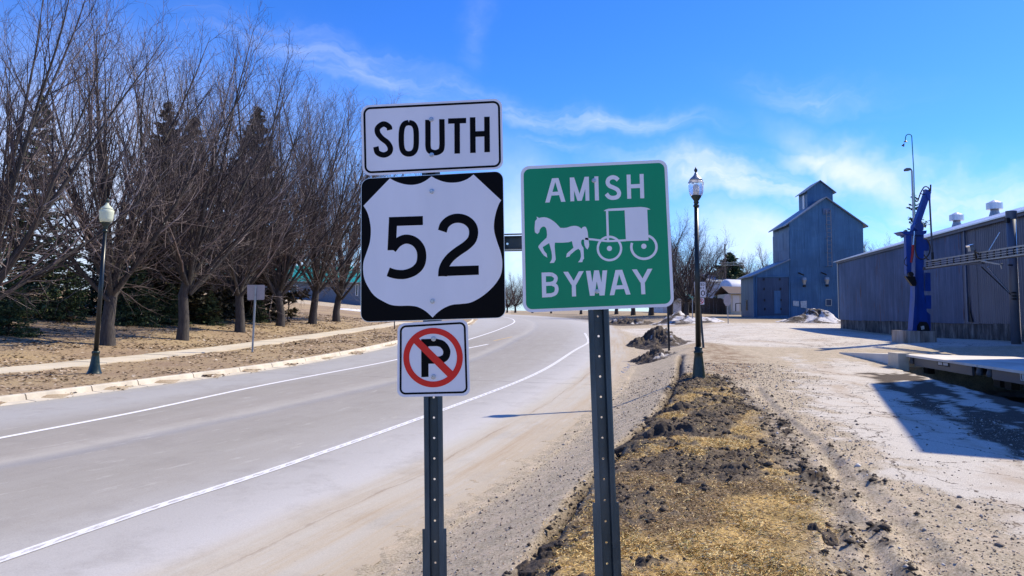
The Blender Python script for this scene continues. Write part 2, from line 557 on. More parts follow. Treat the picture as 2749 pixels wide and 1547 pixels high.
def m_block():
    m, h, b = new_mat('stained_concrete_block')
    tcn = h.n.new('ShaderNodeTexCoord').outputs['Object']
    n = h.noise(h.mapping(tcn, (1, 1, .12)), 4.0, 6, 0.7)
    col = h.ramp(n, [(0.32, (0.09, 0.07, 0.055)), (0.5, (0.30, 0.26, 0.23)), (0.7, (0.45, 0.42, 0.40))])
    h.put(b.inputs['Base Color'], col); b.inputs['Roughness'].default_value = 0.9
    bump(h, b, n, 0.4, 0.02)
    return m


M['block'] = m_block()


def m_needles(name, stops):
    m, h, b = new_mat(name)
    g = h.n.new('ShaderNodeNewGeometry').outputs['Random Per Island']
    h.put(b.inputs['Base Color'], h.ramp(g, stops)); b.inputs['Roughness'].default_value = 0.7
    b.inputs['Specular IOR Level'].default_value = 0.25
    return m


M['needles'] = m_needles('spruce_needles', [(0, (0.018, 0.040, 0.024)), (0.45, (0.042, 0.080, 0.036)), (0.8, (0.085, 0.12, 0.048)), (1, (0.14, 0.15, 0.06))])
M['needles_olive'] = m_needles('cedar_needles', [(0, (0.018, 0.020, 0.011)), (0.6, (0.045, 0.042, 0.022)), (1, (0.11, 0.09, 0.05))])
M['twig'] = m_needles('twig', [(0, (0.025, 0.020, 0.022)), (0.45, (0.060, 0.047, 0.049)), (0.75, (0.16, 0.12, 0.115)), (1, (0.40, 0.33, 0.31))])  # palest tones put sunlit specks of the crown into the colour
M['straw'] = m_needles('dead_grass', [(0, (0.12, 0.07, 0.022)), (0.2, (0.42, 0.26, 0.08)), (0.55, (0.72, 0.50, 0.19)), (0.86, (0.88, 0.72, 0.38)), (0.93, (0.14, 0.14, 0.035)), (1, (0.28, 0.25, 0.07))])
M['brown_grass'] = m_needles('brown_grass', [(0, (0.06, 0.04, 0.025)), (0.35, (0.17, 0.11, 0.06)), (0.7, (0.30, 0.20, 0.11)), (0.9, (0.50, 0.37, 0.21)), (1, (0.10, 0.10, 0.04))])
M['litter'] = m_needles('leaf_litter', [(0, (0.08, 0.05, 0.03)), (0.4, (0.25, 0.17, 0.10)), (0.8, (0.45, 0.34, 0.24)), (1, (0.6, 0.52, 0.42))])
M['stones'] = m_needles('loose_grit', [(0, (0.05, 0.04, 0.035)), (0.45, (0.20, 0.16, 0.13)), (0.8, (0.40, 0.35, 0.30)), (1, (0.62, 0.58, 0.54))])


def m_mud(name, snow=0.0):
    m, h, b = new_mat(name)
    tcn = h.n.new('ShaderNodeTexCoord').outputs['Object']
    n = h.noise(tcn, 7, 9, 0.72)
    col = h.ramp(n, [(0.32, (0.022, 0.016, 0.013)), (0.5, (0.055, 0.040, 0.030)), (0.62, (0.13, 0.095, 0.065)), (0.76, (0.30, 0.23, 0.15))])
    if snow:
        s = h.noise(tcn, 0.7, 7, 0.7, 0.6)
        col = h.mix(h.mapr(s, 0.60 - 0.3 * snow, 0.68 - 0.3 * snow), col, (0.62, 0.59, 0.58))
    h.put(b.inputs['Base Color'], col); b.inputs['Roughness'].default_value = 0.9
    bump(h, b, h.noise(tcn, 22, 6, 0.7), 0.9, 0.03)
    return m


M['mud'] = m_mud('wet_clods')
M['mud_pale'] = m_mud('dirt_pile_soil', 0.12)
M['mud_snow'] = m_mud('dirty_snow', 0.5)


def m_glass(name, c, rough, alpha_mix=0.5, emis=0):
    m, h, b = new_mat(name)
    b.inputs['Base Color'].default_value = (*c, 1); b.inputs['Roughness'].default_value = rough
    b.inputs['Transmission Weight'].default_value = alpha_mix; b.inputs['IOR'].default_value = 1.3
    return m


M['globe_frost'] = m_glass('frosted_globe', (0.80, 0.85, 0.66), 0.45, 0.35)
M['globe_clear'] = m_glass('clear_globe', (0.92, 0.94, 0.97), 0.10, 0.72)

# ------------------------------------------------------------------ ground
def Gl(pts): return [(lambda q: (q.x, q.y))(G(*p)) for p in pts]


def poly_sd(poly, x, y):
    """signed distance to a polygon, positive inside"""
    p = np.array(poly, float); n = len(p)
    d = np.full(x.shape, 1e9); ins = np.zeros(x.shape, bool)
    for i in range(n):
        a = p[i]; b = p[(i + 1) % n]
        e = b - a; wx = x - a[0]; wy = y - a[1]
        tt = np.clip((wx * e[0] + wy * e[1]) / (e @ e + 1e-12), 0, 1)
        d = np.minimum(d, np.hypot(wx - e[0] * tt, wy - e[1] * tt))
        c = ((a[1] > y) != (b[1] > y)) & (x < (b[0] - a[0]) * (y - a[1]) / (b[1] - a[1] + 1e-12) + a[0])
        ins ^= c
    return np.where(ins, d, -d)


def line_s(pts, x, y):
    p = np.array(pts, float); d = np.full(x.shape, 1e9); S = np.zeros(x.shape); acc = 0
    for i in range(len(p) - 1):
        a = p[i]; b = p[i + 1]; e = b - a; wx = x - a[0]; wy = y - a[1]
        tt = np.clip((wx * e[0] + wy * e[1]) / (e @ e + 1e-12), 0, 1)
        q = np.hypot(wx - e[0] * tt, wy - e[1] * tt); m_ = q < d
        d = np.where(m_, q, d); S = np.where(m_, acc + tt * np.hypot(*e), S); acc += np.hypot(*e)
    return S


def line_d(pts, x, y):
    p = np.array(pts, float); d = np.full(x.shape, 1e9)
    for i in range(len(p) - 1):
        a = p[i]; b = p[i + 1]; e = b - a; wx = x - a[0]; wy = y - a[1]
        tt = np.clip((wx * e[0] + wy * e[1]) / (e @ e + 1e-12), 0, 1)
        d = np.minimum(d, np.hypot(wx - e[0] * tt, wy - e[1] * tt))
    return d


GAP = Gl([(1245, 1720), (1428, 1520), (1564, 1309), (1594, 1279), (1651, 1222), (1681, 1181), (1764, 1113), (1798, 1060), (1824, 1000), (1826, 966), (1840, 930)])
VERGE = Gl([(1150, 1900), (1428, 1520), (1564, 1309), (1651, 1222), (1681, 1181), (1764, 1113), (1798, 1060), (1824, 1004), (1845, 1003), (1920, 1008),
            (1965, 1035), (2000, 1075), (2055, 1130), (2100, 1226), (2150, 1290), (2215, 1345), (2225, 1400), (2215, 1450), (2250, 1547), (2330, 1800)])
PAVED = Gl([(2080, 960), (2130, 1010), (2110, 1050), (2150, 1085), (2210, 1130), (2280, 1190), (2340, 1245), (2400, 1290), (2470, 1330), (2570, 1370), (2600, 1430), (2660, 1490), (2700, 1600), (2900, 1900),
            (3600, 1500), (3000, 1010), (2760, 990), (2420, 990), (2250, 960), (2180, 975), (2130, 950)])
STREET = [(8.0, 27.5), (10.5, 25.5), (13.5, 24), (17, 23.2), (17.6, 27), (20, 45), (30, 47), (60, 40), (60, 70), (32, 62), (14, 56.5), (8.2, 56), (7.6, 52), (7.2, 40), (6.3, 34)]
RUTS = [(Gl([(2030, 1040), (2038, 1053), (2083, 1106), (2158, 1166), (2241, 1241), (2249, 1340), (2234, 1396), (2257, 1490), (2287, 1547), (2330, 1640)]), .08, .035),
        (Gl([(2241, 1241), (2309, 1317), (2377, 1377), (2453, 1453), (2509, 1528), (2560, 1600)]), .12, .03),
        (Gl([(2313, 1396), (2340, 1483), (2370, 1540), (2400, 1600)]), .09, .05)]
WET = Gl([(1650, 1025), (1672, 1010), (1693, 985), (1690, 972), (1668, 985), (1650, 1003)])
SCALE_PIT = None

xs = np.unique(np.concatenate([np.arange(-130, -20, 4.0), np.arange(-20, -3, 0.5), np.arange(-3, -1.4, .12), np.arange(-1.4, 6.4, 0.042), np.arange(6.4, 12, .12), np.arange(12, 30, .6), np.arange(30, 150, 4.0)]).round(4))
ys = np.unique(np.concatenate([np.arange(-40, 2, 3.0), np.arange(2, 4.6, .3), np.arange(4.6, 12.5, 0.045), np.arange(12.5, 22, .09), np.arange(22, 40, .25), np.arange(40, 120, 1.2), np.arange(120, 400, 12.0), np.array([500, 700, 1000.])]).round(4))
GX, GY = np.meshgrid(xs, ys, indexing='xy')
gx = GX.ravel(); gy = GY.ravel()
n1 = fbm(gx * 0.9, gy * 0.9, 5); n2 = fbm(gx * 6, gy * 6, 4, 0.6); n3 = fbm(gx * 22 + 5, gy * 22, 3, 0.6); n4 = fbm(gx * 2.6 + 50, gy * 2.6, 4, .6)
sdV = poly_sd(VERGE, gx, gy) + (n4 - 0.5) * 0.5
sdP = poly_sd(PAVED, gx, gy) + (n4 - 0.5) * 1.5 + (n2 - .5) * .4
sdS = poly_sd(STREET, gx, gy) + (n4 - 0.5) * 0.9
dGap = line_d(GAP, gx, gy)
offR = gx - xr_(gy)          # right of the road's right edge
offL = xl_(gy) - gx          # left of the kerb line
sdRoad = poly_sd(L_CURB + R_EDGE[::-1], gx, gy)

grass = sstep((sdV + 0.12) / 0.4)
paved = np.maximum(sstep(sdP / 0.5), sstep(sdS / 0.8 + .2))
DIRT = Gl([(2290, 1000), (2340, 1030), (2400, 1088), (2500, 1115), (2590, 1165), (2690, 1208), (2749, 1262), (2850, 1330), (3300, 1250), (3000, 1000), (2450, 995)])
sdD = poly_sd(DIRT, gx, gy) + (n4 - .5) * .5
streaks = sstep((fbm((gx * .9 - gy * .35) * 3.0, (gx * .35 + gy * .9) * .7, 5, .6) - .53) / .05)
paved = paved * (1 - grass) * (1 - sstep(sdD / .25) * (1 - streaks * .9))
dirtm = sstep(sdD / .25) * (1 - streaks)
brownstrip = np.clip(sstep((poly_sd(Gl([(1826, 1010), (1832, 905), (1880, 900), (1960, 920), (2040, 960), (2060, 1030), (1990, 1030), (1930, 1012)]), gx, gy) + (n4 - .5) * 1.0) / .6), 0, 1)
# bald and muddy patches in the verge
vright = sstep((offR - 2.1) / 1.6)
mudm = sstep((fbm(gx * 1.1 + 3, gy * 0.75 + 8, 5, .6) - 0.49 - .08 * vright - .035 + .02 * (1 - vright)) / 0.07) * sstep((sdV + .25) / .3)
rim = np.exp(-((sdV - 0.0) / 0.16) ** 2) * sstep((gx - 2.2) / .8) * (gy < 14)
mud = np.clip(mudm * .8 + rim * .75 * (n2 > .42), 0, 1)
dz = np.zeros_like(gx)
near = (gy < 40)
dz += near * sstep((offR - 0.2) / 0.5) * ((n2 - .5) * 0.020 + (n3 - .5) * 0.012)
dz += near * grass * ((n4 - .5) * 0.05 + (n2 - .5) * 0.035 + (n3 - .5) * .02 + 0.018)
dz += mud * near * ((n2 - .5) * 0.13 + (n3 - .5) * .07 - .005)
dz -= near * 0.15 * np.exp(-((dGap + (n2 - .5) * .05) / 0.065) ** 2) * (gy < 24)
mud = np.maximum(mud, .9 * np.exp(-((dGap + (n2 - .5) * .06) / 0.09) ** 2) * (gy < 24) * (gy > 4))
dz *= (1 - 0.85 * paved)
trackm = np.zeros_like(gx)
for pts, w, dp in RUTS:
    d = line_d(pts, gx, gy) + (n2 - .5) * .08
    if w > .11: dz -= .016 * (d < w * 1.15) * (np.sin(line_s(pts, gx, gy) * 2 * np.pi / .13 + d * 22) > 0) * (gy < 9)
    tread = (0.5 + .5 * np.sin((gx * .7 + gy) * 55 + np.sign(d) * 2)) * .35
    dz += -dp * np.exp(-(d / w) ** 2) * (1 + tread * (n2)) + dp * 0.5 * np.exp(-((d - w * 1.7) / (w * .55)) ** 2) * (.2 + 1.4 * n2)
    trackm = np.maximum(trackm, np.exp(-(d / (w * 1.5)) ** 2))
    mud = np.maximum(mud, .8 * np.exp(-((d - w * 1.75) / (w * .4)) ** 2) * (n2 > .54) * (n4 > .5))
for (a_, b_, w_) in ((( 2095, 1120), (2150, 1250), .10), ((2150, 1250), (2235, 1350), .09), ((1690, 1395), (1800, 1385), .12), ((1420, 1530), (1540, 1440), .13), ((1480, 1420), (1570, 1370), .08), ((1680, 1520), (1790, 1530), .08), ((1590, 1340), (1690, 1310), .07), ((1640, 1270), (1760, 1250), .08), ((1930, 1245), (2010, 1215), .07)):
    _p = Gl([a_, b_]); _d = line_d(_p, gx, gy) + (n2 - .5) * .12
    _m = np.exp(-(_d / w_) ** 2) * (fbm(gx * 9, gy * 9, 3) > .47)
    mud = np.maximum(mud, _m); dz += _m * (n3 - .35) * .08
# the road and pavements lie a little above the ground sheet
under = sstep((sdRoad - 0.05) / 0.3)
edge_n = (n2 - .5) * 0.035 + (n3 - .5) * 0.02 - 0.002
ridge = np.where((sdRoad > -0.25) & (sdRoad < 0.45) & (offR > -1.2) & (gy < 60), edge_n + 0.016 * sstep((0.25 - sdRoad) / .5), 0)
dz = dz * (1 - under) - 0.05 * sstep((sdRoad - 0.35) / 0.3) + ridge
left = sstep(offL / 0.12) * (gx < -2.0) * (gy < 75)
dz += left * 0.10
lawn = sstep((offL + 0.1) / 0.2) * (gx < -2) * (gy < 82)
dz += lawn * near * (n2 - .5) * 0.03
dsw = gx - xs_(gy)
dz -= 0.06 * sstep((dsw + .02) / .1) * sstep((1.33 - dsw) / .1) * (gy < 70)

def onz(px, py, z):
    v = ray(px, py); k = (z - EYE) / v.z
    return Vector((v.x * k, v.y * k, z))


zd = 1.32
e0 = onz(2424, 951, zd); e1 = onz(2749, 997, zd)
de = (e1 - e0).normalized(); ne = Vector((-de.y, de.x, 0)); ne = ne if ne.x > 0 else -ne
_pit = [e0 + de * .1 - ne * .22, e0 + de * 17 - ne * .22, e0 + de * 17 + ne * 3.3, e0 + de * .1 + ne * 3.3]
dz -= .55 * sstep(poly_sd([(q.x, q.y) for q in _pit], gx, gy) / .14 + .5)
zz = base_z(gx, gy) + dz
# scale pit: the ground drops under the truck scale
sc0 = P(2404, 960, 18.0)
farg = sstep((gy - 56) / 10.0) * (gx > 0) * (1 - paved)
gravel = (1 - grass) * (1 - paved) * (1 - lawn)
wet = sstep(poly_sd(WET, gx, gy) / .15 + .3)
V = np.stack([gx, gy, zz], -1)
nx, ny = len(xs), len(ys)
ii, jj = np.meshgrid(np.arange(nx - 1), np.arange(ny - 1), indexing='xy')
a0 = (jj * nx + ii).ravel()
F = np.stack([a0, a0 + 1, a0 + 1 + nx, a0 + nx], -1)
fcx = gx[F].mean(1); fcy = gy[F].mean(1)
sd_road_f = poly_sd(L_CURB + R_EDGE[::-1], fcx, fcy)
browny_ = np.clip(sstep((fbm(gx * .8 + 40, gy * .8, 4) - .535 - .12 * vright + .09 * np.exp(-((gy - 5.5) / 1.2) ** 2) * (1 - vright)) / .10), 0, 1)
colA = np.stack([grass * (1 - mud), mud, paved, np.ones_like(gx)], -1)
colB = np.stack([lawn, farg, np.maximum(np.maximum(wet, 0), 0), np.ones_like(gx)], -1)
colC = np.stack([browny_ * grass, np.maximum(dirtm * (1 - grass), 0), brownstrip * (1 - paved * .5) * (1 - grass), np.ones_like(gx)], -1)


def m_ground():
    m, h, b = new_mat('earth_and_pavement')
    tcn = h.n.new('ShaderNodeTexCoord').outputs['Object']
    va = h.n.new('ShaderNodeVertexColor'); va.layer_name = 'zone_a'
    vb = h.n.new('ShaderNodeVertexColor'); vb.layer_name = 'zone_b'
    sa = h.n.new('ShaderNodeSeparateColor'); h.l.new(va.outputs[0], sa.inputs[0])
    sb = h.n.new('ShaderNodeSeparateColor'); h.l.new(vb.outputs[0], sb.inputs[0])
    fine = h.noise(tcn, 45, 8, 0.75)
    mid = h.noise(tcn, 5, 8, 0.65)
    big = h.noise(tcn, 0.7, 6, 0.6)
    grit = h.ramp(fine, [(0.30, (0.07, 0.055, 0.037)), (0.42, (0.28, 0.23, 0.16)), (0.56, (0.46, 0.39, 0.285)), (0.72, (0.70, 0.62, 0.48))])
    sand = h.ramp(fine, [(0.3, (0.28, 0.21, 0.145)), (0.5, (0.50, 0.41, 0.30)), (0.75, (0.68, 0.575, 0.46))])
    base = h.mix(h.mapr(mid, 0.42, 0.62), grit, sand)
    straw = h.ramp(fine, [(0.28, (0.07, 0.042, 0.016)), (0.42, (0.34, 0.215, 0.075)), (0.56, (0.60, 0.41, 0.155)), (0.75, (0.80, 0.64, 0.32))])
    straw = h.mix(h.mapr(big, 0.5, 0.7, 0, .55), straw, (0.09, 0.085, 0.035))
    straw = h.mix(h.mapr(h.noise(tcn, 2.3, 6, .7), .5, .66, 0, .6), straw, (0.12, 0.08, 0.04))
    vc = h.n.new('ShaderNodeVertexColor'); vc.layer_name = 'zone_c'
    sc3 = h.n.new('ShaderNodeSeparateColor'); h.l.new(vc.outputs[0], sc3.inputs[0])
    straw = h.mix(h.m('MULTIPLY', sc3.outputs[0], .8), straw, h.ramp(fine, [(0.3, (0.04, 0.028, 0.018)), (.5, (0.14, 0.095, 0.055)), (.75, (0.34, 0.25, 0.15))]))
    mudc = h.ramp(fine, [(0.3, (0.015, 0.011, 0.009)), (0.52, (0.05, 0.036, 0.027)), (0.75, (0.15, 0.11, 0.08))])
    pav = h.ramp(h.noise(tcn, 90, 5, .8), [(0.30, (0.18, 0.15, 0.12)), (0.41, (0.46, 0.42, 0.365)), (0.55, (0.62, 0.57, 0.50)), (0.75, (0.74, 0.685, 0.61))])
    dust = h.mapr(h.noise(h.mapping(tcn, (1, .55, 1), (0, 0, .5)), 0.85, 7, .66, 0.4), 0.52, 0.64)
    pav = h.mix(h.m('MULTIPLY', dust, 0.75), pav, h.mix(fine, (0.30, 0.23, 0.165), (0.56, 0.46, 0.35)))
    vo = h.n.new('ShaderNodeTexVoronoi'); vo.feature = 'DISTANCE_TO_EDGE'; vo.inputs['Scale'].default_value = 0.75
    wq = h.n.new('ShaderNodeVectorMath'); wq.operation = 'ADD'
    wsc = h.n.new('ShaderNodeVectorMath'); wsc.operation = 'SCALE'; wsc.inputs['Scale'].default_value = .5
    h.l.new(h.noise(tcn, 2.2, 5, .7, out=1), wsc.inputs[0]); h.l.new(tcn, wq.inputs[0]); h.l.new(wsc.outputs[0], wq.inputs[1])
    h.l.new(wq.outputs[0], vo.inputs['Vector'])
    vo2 = h.n.new('ShaderNodeTexVoronoi'); vo2.feature = 'DISTANCE_TO_EDGE'; vo2.inputs['Scale'].default_value = 3.4
    h.l.new(wq.outputs[0], vo2.inputs['Vector'])
    crack = h.m('LESS_THAN', vo.outputs['Distance'], 0.008)
    crack2 = h.m('MULTIPLY', h.m('LESS_THAN', vo2.outputs['Distance'], 0.03), h.mapr(h.noise(tcn, .5, 3), 0.52, 0.6))
    ck = h.m('MULTIPLY', h.m('MAXIMUM', crack, crack2), h.mapr(mid, 0.38, 0.5), clamp=True)
    pav = h.mix(ck, pav, (0.10, 0.075, 0.06))
    lawn_c = h.ramp(h.noise(tcn, 28, 8, .8), [(0.3, (0.10, 0.065, 0.035)), (0.43, (0.27, 0.19, 0.105)), (0.57, (0.44, 0.335, 0.20)), (0.74, (0.68, 0.56, 0.38))])
    lawn_c = h.mix(h.mapr(h.noise(tcn, 0.33, 5, .6), .42, .66, 0, .6), lawn_c, h.ramp(fine, [(.3, (0.10, 0.06, 0.045)), (.7, (0.34, 0.24, 0.19))]))
    c = base
    c = h.mix(sb.outputs[1], c, h.mix(h.mapr(mid, .35, .65), (0.42, 0.34, 0.24), (0.26, 0.20, 0.13)))
    c = h.mix(sc3.outputs[1], c, h.ramp(fine, [(.3, (0.035, 0.025, 0.02)), (.55, (0.095, 0.072, 0.054)), (.8, (0.20, 0.155, 0.12))]))
    c = h.mix(h.m('MULTIPLY', sc3.outputs[2], h.mapr(h.noise(tcn, 3.5, 6, .7), .42, .56)), c, h.ramp(fine, [(.3, (0.07, 0.045, 0.03)), (.5, (0.24, 0.165, 0.10)), (.75, (0.46, 0.34, 0.22))]))
    c = h.mix(sa.outputs[2], c, pav)
    c = h.mix(sa.outputs[0], c, straw)
    c = h.mix(sa.outputs[1], c, mudc)
    c = h.mix(sb.outputs[0], c, lawn_c)
    c = h.mix(h.m('MULTIPLY', sb.outputs[2], .5), c, (0.10, 0.09, 0.09))
    h.put(b.inputs['Base Color'], c)
    h.put(b.inputs['Roughness'], h.mix(sb.outputs[2], (0.95, .95, .95), (0.06, .06, .06)))
    b.inputs['Specular IOR Level'].default_value = 0.25
    bump(h, b, h.m('ADD', h.m('MULTIPLY', fine, .5), h.m('MULTIPLY', h.noise(tcn, 150, 4, .8), .4)), 0.8, 0.018)
    return m


M['ground'] = m_ground()


def ground_piece(name, mask, label=None):
    f = F[mask]
    u, inv = np.unique(f.ravel(), return_inverse=True)
    me = np_mesh(name, V[u], inv.reshape(-1, 4), M['ground'], True)
    for nm, arr in (('zone_a', colA), ('zone_b', colB), ('zone_c', colC)):
        at = me.color_attributes.new(nm, 'FLOAT_COLOR', 'POINT')
        at.data.foreach_set('color', arr[u].astype(np.float32).ravel())
    o = ob(name, me)
    o['kind'] = 'structure'
    return o


f_gr = grass[F].mean(1); f_pv = paved[F].mean(1); f_lw = lawn[F].mean(1)
mk_lawn = f_lw > .5
mk_verge = (f_gr > .5) & ~mk_lawn
mk_yard = (f_pv > .5) & ~mk_verge & ~mk_lawn
ground_piece('lawn', mk_lawn)
ground_piece('grass_verge', mk_verge)
ground_piece('yard_pavement', mk_yard)
ground_piece('ground', ~(mk_lawn | mk_verge | mk_yard))


# ------------------------------------------------------------------ road sheet
def resample(pts, step):
    p = np.array(pts, float); s = np.r_[0, np.cumsum(np.hypot(*np.diff(p, axis=0).T))]
    # smooth cubic through the points
    n = int(s[-1] / step) + 1; tt = np.linspace(0, s[-1], n)
    out = []
    for q in (0, 1):
        v = p[:, q]; m_ = np.gradient(v, s)
        i = np.clip(np.searchsorted(s, tt) - 1, 0, len(s) - 2)
        h_ = s[i + 1] - s[i]; u = (tt - s[i]) / h_
        out.append((2 * u ** 3 - 3 * u ** 2 + 1) * v[i] + (u ** 3 - 2 * u ** 2 + u) * h_ * m_[i] + (-2 * u ** 3 + 3 * u ** 2) * v[i + 1] + (u ** 3 - u ** 2) * h_ * m_[i + 1])
    return np.stack(out, -1)


KL = resample([(-19, -4)] + L_CURB, 0.5)
KR = resample(R_EDGE, 0.5)


def station(u):
    """pair the two road edges by fraction of their length beyond a bend-aware key"""
    return None


# pair the edges: nearest in travel direction by using key distances at matching stations
KEYL = [0.0, 9.5 / 1, 0]
sL = np.r_[0, np.cumsum(np.hypot(*np.diff(KL, axis=0).T))]
sR = np.r_[0, np.cumsum(np.hypot(*np.diff(KR, axis=0).T))]


def at_len(K, s, L): return np.stack([np.interp(L, s, K[:, 0]), np.interp(L, s, K[:, 1])], -1)


def len_at_y(K, s, y):
    i = np.argmax(K[:, 1] >= y); return s[i]


# matching y on the left edge for the right edge (road runs ahead and to the right, so the cross-section slants)
PAIR = [(-4, -6), (5.5, 4.5), (12.5, 10), (19, 17), (28, 26.5), (38, 37), (50, 50), (62, 62.5), (72, 74)]
Ls = [0] + [len_at_y(KL, sL, a) for a, b_ in PAIR[1:]] + [sL[-1]]
Rs = [0] + [len_at_y(KR, sR, b_) for a, b_ in PAIR[1:]] + [sR[-1]]
NST = 420
tq = np.linspace(0, 1, NST) ** 1.35 * Ls[-1]
LL = at_len(KL, sL, tq)
RR = at_len(KR, sR, np.interp(tq, Ls, Rs))


def smooth_rows(Aq, n=9):
    k = np.ones(n) / n
    return np.stack([np.convolve(np.pad(Aq[:, i], n // 2, mode='edge'), k, 'valid') for i in (0, 1)], -1)


RR = smooth_rows(RR); LL = smooth_rows(LL)
MID = (LL + RR) / 2
vdist = np.r_[0, np.cumsum(np.hypot(*np.diff(MID, axis=0).T))]
NU = 49
us = np.linspace(0, 1, NU)


def road_pt(i, u, dz_=0.006):
    p = LL[i] * (1 - u) + RR[i] * u
    return (p[0], p[1], float(base_z(p[0], p[1])) + dz_)


PX = LL[:, None, :] * (1 - us)[None, :, None] + RR[:, None, :] * us[None, :, None]
PZ = base_z(PX[..., 0], PX[..., 1]) + 0.006
RV = np.concatenate([PX, PZ[..., None]], -1).reshape(-1, 3)
ii, jj = np.meshgrid(np.arange(NU - 1), np.arange(NST - 1), indexing='xy')
a0 = (jj * NU + ii).ravel()
RF = np.stack([a0, a0 + 1, a0 + 1 + NU, a0 + NU], -1)


_j = G(900, 1010); _k = int(np.argmin(np.hypot(RV[:, 0] - _j.x, RV[:, 1] - _j.y))); JV = float(vdist[_k // NU])


def m_road():
    m, h, b = new_mat('worn_asphalt')
    uv = h.n.new('ShaderNodeUVMap'); uv.uv_map = 'lanes'
    tcn = h.n.new('ShaderNodeTexCoord').outputs['Object']
    sp = h.n.new('ShaderNodeSeparateXYZ'); h.l.new(uv.outputs[0], sp.inputs[0])
    streak = h.noise(h.mapping(uv.outputs[0], (26, 0.35, 1)), 1.0, 7, .66)
    wob = h.noise(h.mapping(uv.outputs[0], (1.5, 0.12, 1)), 1.0, 4, .6)
    fine = h.noise(tcn, 75, 7, .8)
    blot = h.noise(tcn, 1.3, 7, .7)
    u = h.m('ADD', sp.outputs[0], h.m('MULTIPLY', h.m('SUBTRACT', wob, .5), .05))
    u = h.m('ADD', u, h.m('MULTIPLY', h.m('SUBTRACT', streak, .5), .035))
    g = lambda a, w=1.0: (a * 1.0, a * .965 * w, a * .96)
    pale = (0.445, 0.425, 0.445)
    lane = (0.325, 0.300, 0.285)
    col = h.ramp(u, [(0.0, (0.50, 0.43, 0.34)), (0.03, (0.40, 0.38, 0.37)), (0.07, (0.38, 0.37, 0.39)), (0.16, (0.40, 0.39, 0.41)), (0.225, (0.36, 0.34, 0.34)),
                     (0.27, (0.315, 0.29, 0.275)), (0.40, (0.33, 0.30, 0.285)), (0.445, (0.42, 0.39, 0.375)), (0.468, (0.30, 0.29, 0.31)), (0.49, (0.315, 0.29, 0.28)),
                     (0.60, (0.33, 0.305, 0.29)), (0.69, (0.36, 0.335, 0.325)), (0.73, (0.40, 0.38, 0.385)), (0.80, (0.46, 0.44, 0.455)), (0.855, (0.53, 0.51, 0.53)), (0.885, (0.52, 0.485, 0.45)),
                     (0.95, (0.50, 0.455, 0.41)), (1.0, (0.45, 0.37, 0.28))])
    col = h.mix(h.mapr(streak, .3, .75, 0, .55), col, h.mix(.5, col, (0.50, 0.48, 0.48)))
    col = h.mix(h.mapr(blot, .5, .72, 0, .45), col, (0.27, 0.245, 0.235))
    sst = h.noise(h.mapping(uv.outputs[0], (34, 0.10, 1)), 1.0, 7, .7)
    sf = h.m('MULTIPLY', h.mapr(u, .845, .94), h.mapr(sst, .40, .60), clamp=True)
    col = h.mix(h.m('MULTIPLY', sf, .85), col, h.mix(h.mapr(sst, .45, .7), (0.50, 0.40, 0.29), (0.40, 0.30, 0.21)))
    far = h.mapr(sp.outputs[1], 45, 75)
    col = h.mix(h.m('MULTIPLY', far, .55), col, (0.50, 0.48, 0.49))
    col = h.mix(0.75, col, h.ramp(fine, [(0.25, (0.16,) * 3), (0.42, (0.46,) * 3), (0.6, (0.55,) * 3), (0.75, (0.85,) * 3)]), 'OVERLAY')
    spk = h.noise(tcn, 9, 5, .8)
    col = h.mix(h.mapr(spk, .66, .72, 0, .55), col, (0.20, 0.175, 0.16))
    scr = h.noise(h.mapping(uv.outputs[0], (60, 1.1, 1)), 1.0, 6, .75)
    col = h.mix(h.mapr(scr, .58, .70, 0, .6), col, (0.56, 0.53, 0.52))
    # transverse joints
    jv = h.m('ADD', sp.outputs[1], h.m('MULTIPLY', h.m('SUBTRACT', h.noise(h.mapping(tcn, (1, 1, 1)), .9, 4), .5), .35))
    jt = None
    for v0 in (JV, JV + 19, JV + 43):
        q_ = h.m('LESS_THAN', h.m('ABSOLUTE', h.m('SUBTRACT', jv, v0)), 0.02)
        jt = q_ if jt is None else h.m('MAXIMUM', jt, q_)
    jt = h.m('MULTIPLY', jt, h.mapr(h.noise(tcn, 1.2, 3), .35, .5, .2, 1))
    col = h.mix(h.m('MULTIPLY', jt, .75), col, (0.10, 0.09, 0.09))
    sj = h.m('MULTIPLY', h.m('LESS_THAN', h.m('ABSOLUTE', h.m('SUBTRACT', u, 0.905)), 0.0014), h.mapr(streak, .42, .55))
    col = h.mix(h.m('MULTIPLY', sj, .35), col, (0.20, 0.13, 0.08))
    col = h.mix(1.0, col, (.90, .90, .84), 'MULTIPLY')
    h.put(b.inputs['Base Color'], col)
    b.inputs['Roughness'].default_value = 0.82; b.inputs['Specular IOR Level'].default_value = 0.3
    bump(h, b, h.m('ADD', fine, h.m('MULTIPLY', streak, .5)), 0.25, 0.01)
    return m


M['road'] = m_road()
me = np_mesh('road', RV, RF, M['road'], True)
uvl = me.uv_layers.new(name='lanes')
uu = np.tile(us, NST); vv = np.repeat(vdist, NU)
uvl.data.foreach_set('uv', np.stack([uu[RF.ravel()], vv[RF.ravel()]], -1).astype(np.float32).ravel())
road = ob('road', me); road['kind'] = 'structure'


